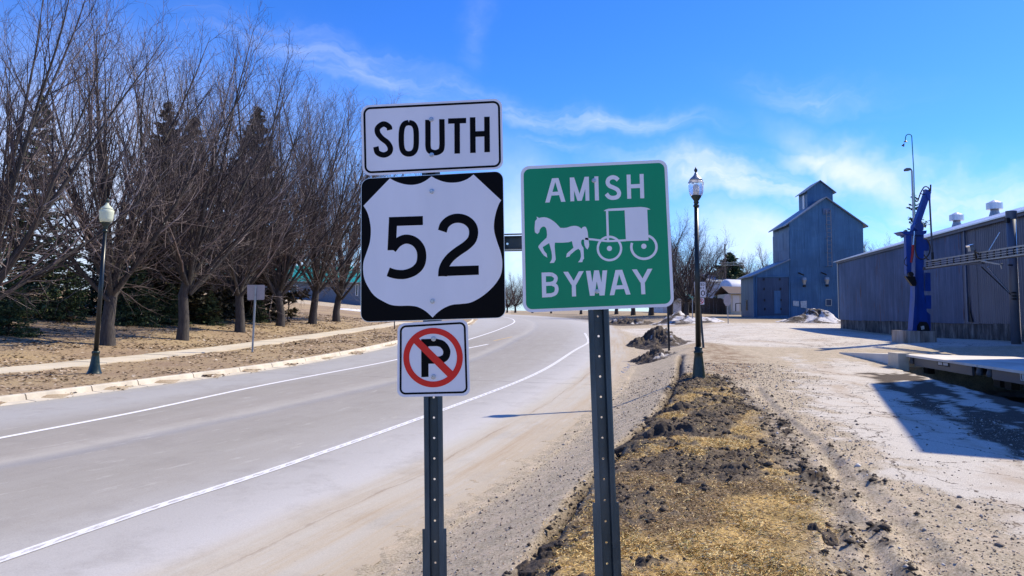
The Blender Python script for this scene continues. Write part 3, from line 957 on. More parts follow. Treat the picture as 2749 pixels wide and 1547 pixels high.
def m_paint(name, c, wear, gouges=False):
    m, h, b = new_mat(name)
    tcn = h.n.new('ShaderNodeTexCoord').outputs['Object']
    uv = h.n.new('ShaderNodeUVMap'); uv.uv_map = 'lanes'
    n = h.noise(tcn, 16, 8, .8)
    col = h.mix(h.mapr(n, .5 - wear * .1, .68, 0, wear), c, (0.36, 0.34, 0.33))
    if gouges:
        sp = h.n.new('ShaderNodeSeparateXYZ'); h.l.new(uv.outputs[0], sp.inputs[0])
        g = h.noise(h.mapping(uv.outputs[0], (3.5, 3.6, 1), (0, 0, .5)), 1.6, 4, .7)
        core = h.m('LESS_THAN', h.m('ABSOLUTE', h.m('SUBTRACT', sp.outputs[0], .52)), .20)
        dash = h.m('LESS_THAN', h.m('FRACT', h.m('MULTIPLY', h.m('ADD', sp.outputs[1], h.m('MULTIPLY', sp.outputs[0], .25)), 3.1)), .66)
        gg = h.m('MULTIPLY', h.m('MULTIPLY', core, dash), h.mapr(g, .44, .52), clamp=True)
        col = h.mix(h.m('MULTIPLY', gg, .85), col, (0.36, 0.33, 0.33))
    h.put(b.inputs['Base Color'], col); b.inputs['Roughness'].default_value = .75
    return m


M['paint'] = m_paint('white_line_paint', (0.80, 0.79, 0.81), .25)
M['paint_worn'] = m_paint('worn_white_line_paint', (0.74, 0.74, 0.76), .5, True)
M['paint_yellow'] = m_paint('worn_yellow_paint', (0.62, 0.42, 0.16), .8)


def strip(name, pts, width, mat, kind='structure', dz_=0.012, step=.35, taper=None):
    c = resample(pts, step)
    d = np.gradient(c, axis=0); d /= np.linalg.norm(d, axis=1, keepdims=True)
    nrm = np.stack([d[:, 1], -d[:, 0]], -1)
    w = np.full(len(c), width) if taper is None else np.interp(np.arange(len(c)), np.linspace(0, len(c) - 1, len(taper)), taper)
    A_ = c - nrm * w[:, None] / 2; B_ = c + nrm * w[:, None] / 2
    L_ = np.r_[0, np.cumsum(np.hypot(*np.diff(c, axis=0).T))]
    rows = [A_ * (1 - q) + B_ * q for q in (0, .5, 1)]
    vs = np.stack(rows, 1); z = base_z(vs[..., 0], vs[..., 1]) + dz_
    vs = np.concatenate([vs, z[..., None]], -1).reshape(-1, 3)
    k = len(c); f = []
    for i in range(k - 1):
        for j in range(2): f.append((i * 3 + j, i * 3 + j + 1, i * 3 + j + 4, i * 3 + j + 3))
    f = np.array(f)
    me_ = np_mesh(name, vs, f, mat)
    uvl_ = me_.uv_layers.new(name='lanes')
    U = np.tile([0, .5, 1], k); Vv = np.repeat(L_, 3)
    uvl_.data.foreach_set('uv', np.stack([U[f.ravel()], Vv[f.ravel()]], -1).astype(np.float32).ravel())
    o = ob(name, me_)
    if kind: o['kind'] = kind
    return o


LW = Gl([(0, 1178), (320, 1117), (650, 1047), (1067, 966), (1259, 912), (1345, 883)]) + [(0.35, 71), (0.0, 78), (-2.2, 88), (-8, 95.5), (-17, 101), (-30, 105)]
d0 = np.array(LW[0]) - np.array(LW[1]); LW = [tuple(np.array(LW[0]) + d0 * 2.5)] + LW
RW = Gl([(0, 1507), (446, 1355), (669, 1284), (892, 1208), (1227, 1088), (1400, 1022), (1547, 939), (1579, 920)])
d0 = np.array(RW[0]) - np.array(RW[1]); RW = [tuple(np.array(RW[0]) + d0 * 2.0)] + RW + [(4.35, 42.5), (4.75, 48)]
strip('road_line', LW, 0.115, M['paint'])
strip('road_line', RW, 0.125, M['paint_worn'])
YD = Gl([(1325, 916), (1375, 905)]) 
strip('road_line', YD, .11, M['paint_yellow'])
YD = Gl([(1250, 937), (1310, 925)])
strip('road_line', YD, .13, M['paint'])

# kerb stones
kc = resample([(-19, -4)] + L_CURB, .25)
sK = np.r_[0, np.cumsum(np.hypot(*np.diff(kc, axis=0).T))]
kerb = empty('kerb', (float(kc[40, 0]), float(kc[40, 1]), GZ(kc[40, 0], kc[40, 1])), 'long pale tan concrete kerb along the far left side of the road', 'kerb')
# joint positions read from the photograph
jp = [G(*q) for q in [(63, 1075), (206, 1052), (352, 1035), (470, 1015), (592, 998), (680, 985), (765, 972), (843, 955)]]
joints = [0, 4.0, 7.5]
for q in jp:
    i = int(np.argmin(np.hypot(kc[:, 0] - q.x, kc[:, 1] - q.y))); joints.append(float(sK[i]))
joints = sorted(joints)
while joints[-1] < sK[-1] - 3.5: joints.append(joints[-1] + 3.2)
joints.append(float(sK[-1]))
PROF = [(0.0, -.08), (0.0, .125), (.03, .14), (.14, .14), (.165, .12), (.20, .03), (.46, .012), (.46, -.08)]
inlet_c = G(568, 1000)
for a, b_ in zip(joints[:-1], joints[1:]):
    if b_ - a < .6: continue
    n = max(2, int((b_ - a) / .6)); L_ = np.linspace(a + .014, b_ - .014, n + 1)
    c = at_len(kc, sK, L_); d = at_len(kc, sK, L_ + .05) - at_len(kc, sK, L_ - .05)
    d /= np.linalg.norm(d, axis=1, keepdims=True)
    is_inlet = abs(a - joints[3 + 3]) < .01
    mb = MB(); vs = []
    for i in range(len(c)):
        nr = np.array([d[i, 1], -d[i, 0]]); z = GZ(*c[i])
        for (w, zz_) in PROF:
            p = c[i] + nr * (w - .2); vs.append((p[0], p[1], z + zz_))
    m_ = len(PROF); fs = []
    for i in range(len(c) - 1):
        for j in range(m_): fs.append((i * m_ + j, i * m_ + (j + 1) % m_, (i + 1) * m_ + (j + 1) % m_, (i + 1) * m_ + j))
    fs.append(tuple(range(m_))); fs.append(tuple((len(c) - 1) * m_ + j for j in reversed(range(m_))))
    mb.add(vs, fs)
    mb.build('kerb_stone', M['concrete'], kerb)
# drain inlet opening in the kerb face
kd = G(545, 1005); ke = G(592, 996)
dn = (ke - kd).normalized(); nr = Vector((dn.y, -dn.x, 0)).normalized()
mb = MB()
mb.bar(kd + nr * .02 + Vector((0, 0, .055)), ke + nr * .02 + Vector((0, 0, .055)), .02, .085)
mb.add([], [])
o = mb.build('drain_inlet', M['dark'])
tag(o, 'dark storm drain slot opening in the kerb beside the road', 'storm inlet')
mb = MB()
mb.bar(kd - dn * .25 - nr * .12 + Vector((0, 0, .135)), ke + dn * .25 - nr * .12 + Vector((0, 0, .135)), .42, .05, up=(0, 0, 1))

# sidewalk of separate slabs
swl = resample([tuple(p) for p in _sw[:-1]], .25)
sS = np.r_[0, np.cumsum(np.hypot(*np.diff(swl, axis=0).T))]
sidewalk = bpy.data.objects.new('sidewalk', None); COL.objects.link(sidewalk); sidewalk['kind'] = 'structure'
s0 = 0.3
while s0 < sS[-1] - 1.6:
    L_ = np.array([s0 + .008, s0 + .75, s0 + 1.492]); c = at_len(swl, sS, L_)
    d = at_len(swl, sS, L_ + .05) - at_len(swl, sS, L_ - .05); d /= np.linalg.norm(d, axis=1, keepdims=True)
    mb = MB(); vs = []; tl = rnd.uniform(-.006, .008)
    for i in range(3):
        nr = np.array([d[i, 1], -d[i, 0]])
        for w in (0, 1.28):
            p = c[i] + nr * w; z = GZ(*p) + .115 + tl
            vs += [(p[0], p[1], z - .12), (p[0], p[1], z)]
    fs = []
    for i in range(2):
        k = i * 4
        fs += [(k + 1, k + 3, k + 7, k + 5), (k, k + 1, k + 5, k + 4), (k + 2, k + 6, k + 7, k + 3)]
    fs += [(0, 2, 3, 1), (8, 9, 11, 10)]
    mb.add(vs, fs); mb.build('slab', M['sidewalk'], sidewalk)
    s0 += 1.5


# ------------------------------------------------------------------ heaps, clods, straw, litter
def heap(name, c, rx, ry, h_, seed, mat, label, cat, group=None, chunk=.5, res=60, rot=0.0, freq=3.0, power=1.0, kind=None):
    u = np.linspace(-1.15, 1.15, res); U, Vq = np.meshgrid(u, u)
    r = np.hypot(U, Vq) + (fbm(U * 2 + seed * 3.7, Vq * 2 + seed, 4) - .5) * .6
    f = sstep((1.0 - r) / .95) ** power
    n_ = fbm(U * rx * freq + seed * 11, Vq * ry * freq + seed * 5, 5, .62)
    rg = 1 - np.abs(2 * fbm(U * rx * freq * 1.7 + seed, Vq * ry * freq * 1.7 + 3, 4, .6) - 1)
    lump = sstep((fbm(U * rx * freq * 1.5 + seed * 2, Vq * ry * freq * 1.5 + 31, 3, .5) - .46) / .16)
    z = f * h_ * (1 - chunk * .55 + chunk * 1.0 * (n_ - .4)) + f * (lump * .38 * (.5 + n_) - .12) * h_ * (.4 + chunk)
    cr, sr = math.cos(rot), math.sin(rot)
    x = U * rx * cr - Vq * ry * sr; y = U * rx * sr + Vq * ry * cr
    zb = base_z(x + c[0], y + c[1])
    zc = GZ(c[0], c[1])
    zz_ = zb - zc + z - .05 * (f < .03) - .02
    Vh = np.stack([x, y, zz_], -1).reshape(-1, 3)
    i, j = np.meshgrid(np.arange(res - 1), np.arange(res - 1)); a = (j * res + i).ravel()
    Fh = np.stack([a, a + 1, a + 1 + res, a + res], -1)
    keep = (f.ravel()[Fh].max(1) > 0.005)
    me_ = np_mesh(name, Vh, Fh[keep], mat, True)
    o = ob(name, me_, loc=(c[0], c[1], zc))
    if kind: o['kind'] = kind
    return tag(o, label, cat, group)


def hp(px, py): q = G(px, py); return (q.x, q.y)


heap('soil_clump', hp(1830, 1103), .66, .30, .12, 1, M['mud'], 'farther ridge of dark torn clods on the verge, nearest the right lamp post', 'soil clump', 'torn soil clumps on the verge', .9, 110, .12, 6)
heap('soil_clump', hp(1800, 1165), .72, .32, .15, 2, M['mud'], 'broad black ridge of torn clods just right of the green sign post', 'soil clump', 'torn soil clumps on the verge', .95, 120, .10, 6)
heap('soil_clump', hp(1955, 1262), .40, .17, .08, 3, M['mud'], 'low dark brown strip of loosened soil right of the overturned turf', 'soil clump', 'torn soil clumps on the verge', .9, 70, .25, 9)
heap('turf_clod', hp(1850, 1300), .24, .12, .11, 4, M['mud'], 'overturned turf lump with a deep black underside in the middle of the verge', 'turf clod', None, .8, 60, .1, 8)
heap('soil_clump', hp(1720, 1395), .42, .14, .08, 5, M['mud'], 'low patch of dark clods beside the lower right of the green sign post', 'soil clump', 'torn soil clumps on the verge', 1.0, 70, .1, 10)
heap('soil_clump', hp(1735, 1525), .26, .09, .07, 6, M['mud'], 'small dark clod cluster at the bottom edge right of the green sign post', 'soil clump', 'torn soil clumps on the verge', 1.0, 60, .05, 10)
heap('soil_clump', hp(1455, 1505), .22, .14, .06, 7, M['mud'], 'small dark clod cluster between the two sign posts near the bottom edge', 'soil clump', 'torn soil clumps on the verge', 1.0, 60, .3, 10)
heap('soil_clump', hp(2200, 1432), .12, .22, .08, 8, M['mud'], 'dark clods squeezed up along the left rim of the tyre ruts', 'soil clump', 'torn soil clumps on the verge', 1.0, 60, .2, 10)
heap('soil_clump', hp(1560, 1440), .3, .10, .05, 9, M['mud'], 'thin dark clod patch left of the green sign post foot', 'soil clump', 'torn soil clumps on the verge', 1.0, 60, .1, 10)
heap('dirt_pile', hp(1770, 925), 1.55, 4.8, .78, 11, M['mud_pale'], 'tall brown heap of ploughed dirt beside the road behind the lamp post', 'dirt pile', 'dirt piles near the street corner', .75, 120, -.12, 2.2)
heap('dirt_pile', hp(1745, 965), 1.0, 1.9, .34, 12, M['mud_pale'], 'low dark clod pile in front of the tall brown dirt heap', 'dirt pile', 'dirt piles near the street corner', .95, 90, 0, 4)
heap('snow_pile', (P(1835, 850, 62).x, 62), 3.3, 3.2, .8, 13, M['mud_snow'], 'dirty melting snow heap under the street name sign across the side street', 'snow pile', 'ploughed snow heaps across the side street', .5, 90, 0, .7)
heap('snow_pile', (P(2185, 850, 62).x, 62), 3.4, 2.6, 1.05, 14, M['mud_snow'], 'white and brown snow heap in front of the tall grain elevator', 'snow pile', 'ploughed snow heaps across the side street', .5, 90, 0, .7)
heap('snow_pile', (P(1690, 850, 64).x, 64), 2.9, 2.2, .62, 15, M['mud_pale'], 'low brown dirt heap below the right corner of the green sign', 'dirt pile', 'ploughed snow heaps across the side street', .85, 90, 0, 1.2)
heap('snow_patch', (P(935, 812, 70).x, 74), 5.0, 1.0, .25, 16, M['snow'], 'thin strip of white snow before the green roofed building', 'snow', None, .2, 40)

for (a, b_, nm, dd, ln, mt, lab) in [(3.2, 5.2, 0, 0, 0, None, None)]:
    pass


def blades(name, n, region, size, mat, kind='stuff', flat=.35, seed=3, mask=None, wid=.004, label=None, cat=None):
    """thousands of thin pointed blades or flakes lying and standing on the ground"""
    rs = np.random.RandomState(seed)
    x = rs.uniform(region[0], region[1], n * 3); y = region[2] + (region[3] - region[2]) * rs.rand(n * 3) ** 1.35
    k = mask(x, y) > rs.rand(n * 3)
    x = x[k][:n]; y = y[k][:n]; n = len(x)
    # bilinear height lookup in the ground sheet
    ix = np.clip(np.searchsorted(xs, x) - 1, 0, nx - 2); iy = np.clip(np.searchsorted(ys, y) - 1, 0, ny - 2)
    fx = (x - xs[ix]) / (xs[ix + 1] - xs[ix]); fy = (y - ys[iy]) / (ys[iy + 1] - ys[iy])
    Z = zz.reshape(ny, nx)
    z = (Z[iy, ix] * (1 - fx) + Z[iy, ix + 1] * fx) * (1 - fy) + (Z[iy + 1, ix] * (1 - fx) + Z[iy + 1, ix + 1] * fx) * fy
    a = rs.uniform(0, 2 * np.pi, n); L_ = size * rs.uniform(.5, 1.3, n); up = np.abs(rs.normal(0, flat, n))
    d = np.stack([np.cos(a) * np.cos(up), np.sin(a) * np.cos(up), np.sin(up)], -1)
    s_ = np.stack([-np.sin(a), np.cos(a), rs.uniform(-.3, .3, n)], -1)
    p = np.stack([x, y, z + .002], -1); w = (wid * rs.uniform(.6, 1.4, n))[:, None] * (1 + y / 14)[:, None]
    v0 = p - s_ * w / 2; v1 = p + s_ * w / 2; v2 = p + d * L_[:, None] * .6 + s_ * w * .4; v3 = p + d * L_[:, None] + np.array([0, 0, 1]) * (-.15 * L_)[:, None]
    Vb = np.stack([v0, v1, v2, v3], 1).reshape(-1, 3)
    Fb = np.arange(n * 4).reshape(-1, 4)
    o = ob(name, np_mesh(name, Vb, Fb, mat)); o['kind'] = kind
    return tag(o, label, cat)


def grid_mask(arr):
    A_ = arr.reshape(ny, nx)
    def f(x, y):
        ix = np.clip(np.searchsorted(xs, x) - 1, 0, nx - 2); iy = np.clip(np.searchsorted(ys, y) - 1, 0, ny - 2)
        return A_[iy, ix]
    return f


browny = np.clip(sstep((fbm(gx * .8 + 40, gy * .8, 4) - .535 - .12 * vright + .09 * np.exp(-((gy - 5.5) / 1.2) ** 2) * (1 - vright)) / .10), 0, 1)
blades('brown_grass', 110000, (-1.5, 6.0, 4.4, 17.0), .036, M['brown_grass'], mask=grid_mask(grass * (1 - mud * .85) * (.25 + .75 * browny)), flat=.25, seed=13, wid=.0030, label='brown trampled dead grass on the roadside verge', cat='grass')
blades('dead_grass', 260000, (-1.5, 6.0, 4.4, 17.0), .040, M['straw'], mask=grid_mask(grass * (1 - mud * .93) * (1 - browny * .85) * (0.12 + .88 * sstep((fbm(gx * 1.9 + 7, gy * 1.9, 5, .65) - .43) / .12))), flat=.30, seed=3, wid=.0027, label='dead straw coloured grass matted over the verge', cat='grass')
blades('plant_litter', 30000, (-2, 7.5, 4.4, 22.0), .022, M['litter'], mask=grid_mask(np.clip(sstep(offR / .6) * (1 - paved) * .35 + trackm * .1, 0, 1)), flat=.2, seed=4, wid=.006, label='scraps of straw and leaf litter on the gritty roadside', cat='litter')
blades('fallen_leaves', 60000, (-30, -3, 12, 60), .10, M['litter'], mask=grid_mask(lawn * (0.15 + .85 * sstep((n1 - .42) / .2)) * (1 - sstep((dsw + .1) / .2) * sstep((1.5 - dsw) / .2) * .97)), flat=.25, seed=5, wid=.03, label='dry leaves and thatch scattered over the left lawn', cat='leaves')


def stones(name, n, region, mask, size, seed, mat, label):
    rs = np.random.RandomState(seed)
    x = rs.uniform(region[0], region[1], n * 4); y = region[2] + (region[3] - region[2]) * rs.rand(n * 4) ** 1.5
    k = mask(x, y) > rs.rand(n * 4); x = x[k][:n]; y = y[k][:n]; n = len(x)
    ix = np.clip(np.searchsorted(xs, x) - 1, 0, nx - 2); iy = np.clip(np.searchsorted(ys, y) - 1, 0, ny - 2)
    z = zz.reshape(ny, nx)[iy, ix]
    r = size * np.exp(rs.normal(0, .5, n)) * (1 + y / 20)
    oc = np.array([(1, 0, 0), (0, 1, 0), (-1, 0, 0), (0, -1, 0), (0, 0, .75), (0, 0, -.5)])
    jit = rs.uniform(.6, 1.3, (n, 6, 1)); ro = rs.uniform(0, 6.28, n); c, s = np.cos(ro), np.sin(ro)
    q = oc[None] * jit * r[:, None, None]
    X = q[..., 0] * c[:, None] - q[..., 1] * s[:, None]; Yq = q[..., 0] * s[:, None] + q[..., 1] * c[:, None]
    Vb = np.stack([X + x[:, None], Yq + y[:, None], q[..., 2] + z[:, None] + r[:, None] * .25], -1).reshape(-1, 3)
    tri = np.array([(0, 1, 4), (1, 2, 4), (2, 3, 4), (3, 0, 4), (1, 0, 5), (2, 1, 5), (3, 2, 5), (0, 3, 5)])
    Fb = (np.arange(n)[:, None, None] * 6 + tri[None]).reshape(-1, 3)
    o = ob(name, np_mesh(name, Vb, Fb, mat)); o['kind'] = 'stuff'
    return tag(o, label, 'gravel')


stones('loose_grit', 26000, (-2, 7, 4.4, 20), grid_mask(sstep((offR - .05) / .25) * (1 - grass) * (1 - paved * .93)), .0042, 9, M['stones'], 'loose grit and pebbles between the road and the verge')
stones('soil_crumbs', 11000, (-1.5, 6, 4.4, 18), grid_mask(np.clip(mud * 1.2, 0, 1)), .009, 10, M['mud'], 'dark soil crumbs strewn over the torn verge')

# ------------------------------------------------------------------ the two road signs on channel posts
def cat_rom(pts, n=10):
    p = [np.array(q, float) for q in pts]; p = [2 * p[0] - p[1]] + p + [2 * p[-1] - p[-2]]
    out = []
    for i in range(1, len(p) - 2):
        for k in range(n):
            u = k / n
            out.append(.5 * ((2 * p[i]) + (-p[i - 1] + p[i + 1]) * u + (2 * p[i - 1] - 5 * p[i] + 4 * p[i + 1] - p[i + 2]) * u * u + (-p[i - 1] + 3 * p[i] - 3 * p[i + 1] + p[i + 2]) * u ** 3))
    out.append(p[-2]); return out


class Face:
    """flat print on a sign: outlines given where the photograph shows them, laid on the real plane y = Y"""
    def __init__(self, Y, conv): self.Y = Y; self.c = conv; self.k = 0; self.mb = MB()
    def pt(self, p, lift): x, y = self.c(p); return P(x, y, self.Y - lift)
    def lift(self, base): self.k += 1; return base + self.k * 0.00004
    def poly(self, pts, base=.0006):
        l = self.lift(base); v = [self.pt(p, l) for p in pts]
        self.mb.add(v, tessellate_polygon([v])); return self
    def ribbon(self, pts, w, base=.0006, closed=False):
        p = [np.array(q, float) for q in pts]; n = len(p); l = self.lift(base); vs = []
        for i in range(n):
            a = p[i - 1] if (i or closed) else p[0]; b = p[(i + 1) % n] if (i < n - 1 or closed) else p[-1]
            if not closed and i == 0: a = p[0] - (p[1] - p[0])
            d = b - a; d /= np.linalg.norm(d) + 1e-9; nn = np.array([-d[1], d[0]])
            vs += [self.pt(p[i] + nn * w / 2, l), self.pt(p[i] - nn * w / 2, l)]
        m_ = n if closed else n - 1
        self.mb.add(vs, [(2 * i, 2 * i + 1, (2 * i + 3) % (2 * n), (2 * i + 2) % (2 * n)) for i in range(m_)]); return self
    def slant(self, x1, y1, x2, y2, w, tilt=-.04, base=.0006):
        h = w / 2
        return self.poly([(x1 - h, y1 - tilt * h), (x1 + h, y1 + tilt * h), (x2 + h, y2 + tilt * h), (x2 - h, y2 - tilt * h)], base)
    def hbar(self, x1, y1, x2, y2, w, base=.0006):
        h = w / 2
        return self.poly([(x1, y1 - h), (x2, y2 - h), (x2, y2 + h), (x1, y1 + h)], base)
    def disc(self, cx, cy, r, n=28, base=.0006, ry=None):
        return self.poly([(cx + r * math.cos(2 * math.pi * i / n), cy + (ry or r) * math.sin(2 * math.pi * i / n)) for i in range(n)], base)
    def ring(self, cx, cy, r, w, n=56, base=.0006, ry=None):
        return self.ribbon([(cx + r * math.cos(2 * math.pi * i / n), cy + (ry or r) * math.sin(2 * math.pi * i / n)) for i in range(n)], w, base, True)
    def build(self, name, mat, parent):
        o = link_mesh(name, self.mb.v, self.mb.f, mat, parent)
        return o


def rrect(c, ins, rad, n=7):
    """c: corners TL TR BR BL; ins, rad in the same units; returns the rounded outline"""
    tl, tr, br, bl = [np.array(q, float) for q in c]
    w = (np.linalg.norm(tr - tl) + np.linalg.norm(br - bl)) / 2; h_ = (np.linalg.norm(bl - tl) + np.linalg.norm(br - tr)) / 2
    out = []
    for (cu, cv_, a0_) in ((ins + rad, ins + rad, 180), (w - ins - rad, ins + rad, 270), (w - ins - rad, h_ - ins - rad, 0), (ins + rad, h_ - ins - rad, 90)):
        for i in range(n + 1):
            a = math.radians(a0_ + 90 * i / n); u = (cu + rad * math.cos(a)) / w; v = (cv_ + rad * math.sin(a)) / h_
            out.append((tl * (1 - u) + tr * u) * (1 - v) + (bl * (1 - u) + br * u) * v)
    return out


def ident(p): return p


def panel(parent, name, Y, c, rad, mat, conv=ident, label=None, thick=.0022, back=None):
    f = Face(Y, conv); o2 = rrect(c, 0, rad)
    v = [f.pt(p, 0) for p in o2]
    mb = MB().prism(v, (0, thick, 0))
    o = mb.build(name, mat, parent)
    if label: o['label'] = label
    return o


def bolts(parent, Y, pts, r=.0105):
    for (x, y) in pts:
        p = P(x, y, Y)
        mb = MB().lathe(p, [(r, 0), (r, .0025), (r * .82, .0035), (r * .82, .0036)], 18, (0, -1, 0))
        mb.lathe(p + Vector((0, -.0036, 0)), [(r * .52, 0), (r * .52, .005), (r * .4, .0065)], 6, (0, -1, 0))
        mb.build('bolt', M['bolt'], parent)


def channel_post(name, parent, Y, a, b, wpx, pitch, stub_y=None, zbot=None, holes_off=0.0):
    """steel U channel seen from its open side; a,b: centre positions at top and bottom in the photograph"""
    pa = P(a[0], a[1], Y); pb = P(b[0], b[1], Y)
    d = (pb - pa).normalized(); zb = GZ(pb.x, pb.y) - .05
    end = pa + d * ((pa.z - zb) / -d.z)
    L_ = (end - pa).length
    w = wpx * Y / FPX
    ax = Vector((-d.z, 0, d.x)); ax.normalize()
    if ax.x < 0: ax = -ax
    mb = MB(); yv = Vector((0, 1, 0))
    hf = w * .5; ci = w * .20; th = .0028

    def slab(x0, y0, x1, y1, s0=0, s1=L_):
        n_ = Vector((-(y1 - y0), 0, 0)); dn_ = math.hypot(x1 - x0, y1 - y0); tx, ty = -(y1 - y0) / dn_ * th, (x1 - x0) / dn_ * th
        ring = [(x0, y0), (x1, y1), (x1 + tx, y1 + ty), (x0 + tx, y0 + ty)]
        mb.hexa([end - d * 0 + (pa - end) * 0 + (pa + d * s1 - end) + ax * q[0] + yv * q[1] for q in ring] + [pa + d * s0 + ax * q[0] + yv * q[1] for q in ring])
    # flanges, sides
    slab(-hf, .004, -hf + .006, 0); slab(-hf + .006, 0, -ci - .004, .0); slab(-ci - .004, 0, -ci, .030)
    slab(ci, .030, ci + .004, 0); slab(ci + .004, 0, hf - .006, 0); slab(hf - .006, 0, hf, .004)
    post = mb.build('channel', M['post_steel'], parent)
    # web with real holes
    mb = MB(); pz = pitch * Y / FPX; r = .0048; s = -holes_off * Y / FPX
    while s < L_:
        c0 = s + pz / 2
        outer = [(-ci, -pz / 2), (0, -pz / 2), (ci, -pz / 2), (ci, 0), (ci, pz / 2), (0, pz / 2), (-ci, pz / 2), (-ci, 0)]
        inner = [(r * math.cos(t_), r * math.sin(t_)) for t_ in [math.radians(q) for q in (225, 270, 315, 0, 45, 90, 135, 180)]]
        vs = [pa + d * (c0 + q[1]) + ax * q[0] + yv * .030 for q in outer + inner]
        vs += [v + yv * .003 for v in vs]
        fs = []
        for i in range(8):
            j = (i + 1) % 8
            fs += [(i, j, 8 + j, 8 + i), (16 + j, 16 + i, 24 + i, 24 + j), (8 + i, 8 + j, 24 + j, 24 + i)]
        mb.add(vs, fs); s += pz
    link_mesh('web', mb.v, mb.f, M['post_steel'], parent)
    if stub_y:
        t0 = (P(b[0], stub_y, Y) - pa).dot(d)
        mb = MB(); g = .004
        for sgn in (-1, 1):
            p0 = pa + d * t0 + ax * sgn * (hf + g) + yv * .006; p1 = end + ax * sgn * (hf + g) + yv * .006
            mb.bar(p0, p1, .005, .012)
            p0 = pa + d * t0 + ax * sgn * (hf * .7) + yv * .012; p1 = end + ax * sgn * (hf * .7) + yv * .012
            mb.bar(p0, p1, w * .3, .003)
        mb.build('base_stub', M['post_steel'], parent)
    return pa, end


YA = 3.20
gp = P(1168, 1547, YA)
route = empty('route_sign', (gp.x, YA, GZ(gp.x, YA)), 'highway sign post with a south plate, a 52 shield and a no parking plate', 'road sign')
c4 = lambda p: (950 + p[0] / 3.2222, 250 + p[1] / 3.2222)
c5 = lambda p: (950 + p[0] / 3.2222, 650 + p[1] / 3.2222)
c6 = lambda p: (1370 + p[0] / 3.0851, 400 + p[1] / 3.0851)
# SOUTH plate
TH = .0024
cs = [(62, 108), (1281, 47), (1292, 657), (75, 716)]
pl = panel(route, 'direction_plate', YA, cs, 70, M['sign_white'], c4, 'white plate reading SOUTH')
f = Face(YA, c4); f.ribbon(rrect(cs, 27, 52), 18, closed=True); f.build('border', M['sign_black'], pl)
f = Face(YA, c4)
f.ribbon(cat_rom([(310, 320), (302, 290), (257, 268), (208, 300), (206, 345), (240, 390), (290, 430), (315, 475), (305, 515), (258, 536), (205, 515), (190, 465)]), 47)
f.ribbon(cat_rom([(475, 255), (512, 268), (535, 310), (540, 392), (535, 475), (512, 515), (475, 527), (438, 515), (416, 475), (410, 392), (416, 310), (438, 268), (475, 255)]), 47)
f.ribbon([(640, 232)] + cat_rom([(641, 400), (642, 465), (655, 500), (703, 517), (750, 498), (762, 460), (763, 400)]) + [(761, 226)], 47)
f.hbar(815, 243, 971, 238, 46); f.slant(893, 240, 894, 524, 48)
f.slant(1027, 210, 1030, 518, 48); f.slant(1151, 205, 1153, 512, 48); f.hbar(1028, 356, 1152, 351, 48)
f.build('lettering', M['sign_black'], pl)
bolts(pl, YA, [c4((670, 228)), c4((673, 536))])
# 52 shield
YB = YA - .001
cs = [(62, 740), (1292, 674), (1313, 1945), (58, 1984)]
pl = panel(route, 'shield_plate', YB, cs, 75, M['sign_black'], c4, 'black square plate with a white shield reading 52')
f = Face(YB, c4)
f.ribbon(rrect(cs, 2, 73), 4, closed=True, base=.0004)
f.build('edge', M['alu'], pl)
f = Face(YB, c4)
o4 = lambda q: (q[0], q[1] + 1289)
left = cat_rom([(83, 975), (115, 1030), (137, 1105), (147, 1190), (138, 1290), (108, 1385), (85, 1455), (80, 1530), (92, 1610), (130, 1690), (180, 1755), (250, 1800), (320, 1832), (390, 1841), (480, 1840), (550, 1850), (610, 1880), (650, 1912), (681, 1942)], 6)
right = cat_rom([(681, 1942), (725, 1898), (780, 1860), (850, 1832), (930, 1824), (1010, 1812), (1100, 1765), (1180, 1700), (1240, 1630), (1275, 1560), (1284, 1470), (1272, 1385), (1240, 1290), (1215, 1200), (1213, 1120), (1230, 1030), (1255, 960), (1274, 928)], 6)
top = [(1274, 928), (1035, 705)] + cat_rom([(1035, 705), (985, 742), (920, 768), (850, 776), (780, 768), (715, 745), (672, 721)], 5)[1:] + cat_rom([(672, 721), (615, 762), (555, 787), (490, 795), (420, 785), (355, 762), (312, 738)], 5)[1:] + [(83, 975)]
f.poly(left[:-1] + right[:-1] + top[:-1], .0004); f.build('shield', M['sign_white'], pl)
f = Face(YB, c4)
f.slant(340, 1076, 327, 1360, 72, -.02, base=.0010)
f.hbar(303, 1113, 597, 1103, 78, base=.0010)
f.ribbon(cat_rom([(330, 1350), (380, 1293), (450, 1264), (525, 1285), (575, 1345), (587, 1420), (570, 1490), (520, 1540), (450, 1567), (390, 1570), (340, 1562), (297, 1547)]), 79, base=.0010)
f.ribbon(cat_rom([(765, 1195), (785, 1140), (835, 1098), (900, 1083), (970, 1100), (1020, 1145), (1036, 1205), (1020, 1270), (970, 1322), (900, 1370), (838, 1420), (795, 1475), (773, 1530), (768, 1584)]), 79, base=.0010)
f.poly([(728, 1586), (745, 1512), (800, 1500), (1080, 1492), (1081, 1572)], base=.0010)
f.build('numerals', M['sign_black'], pl)
bolts(pl, YB - .0006, [c4((674, 850)), c5((681, 512))])
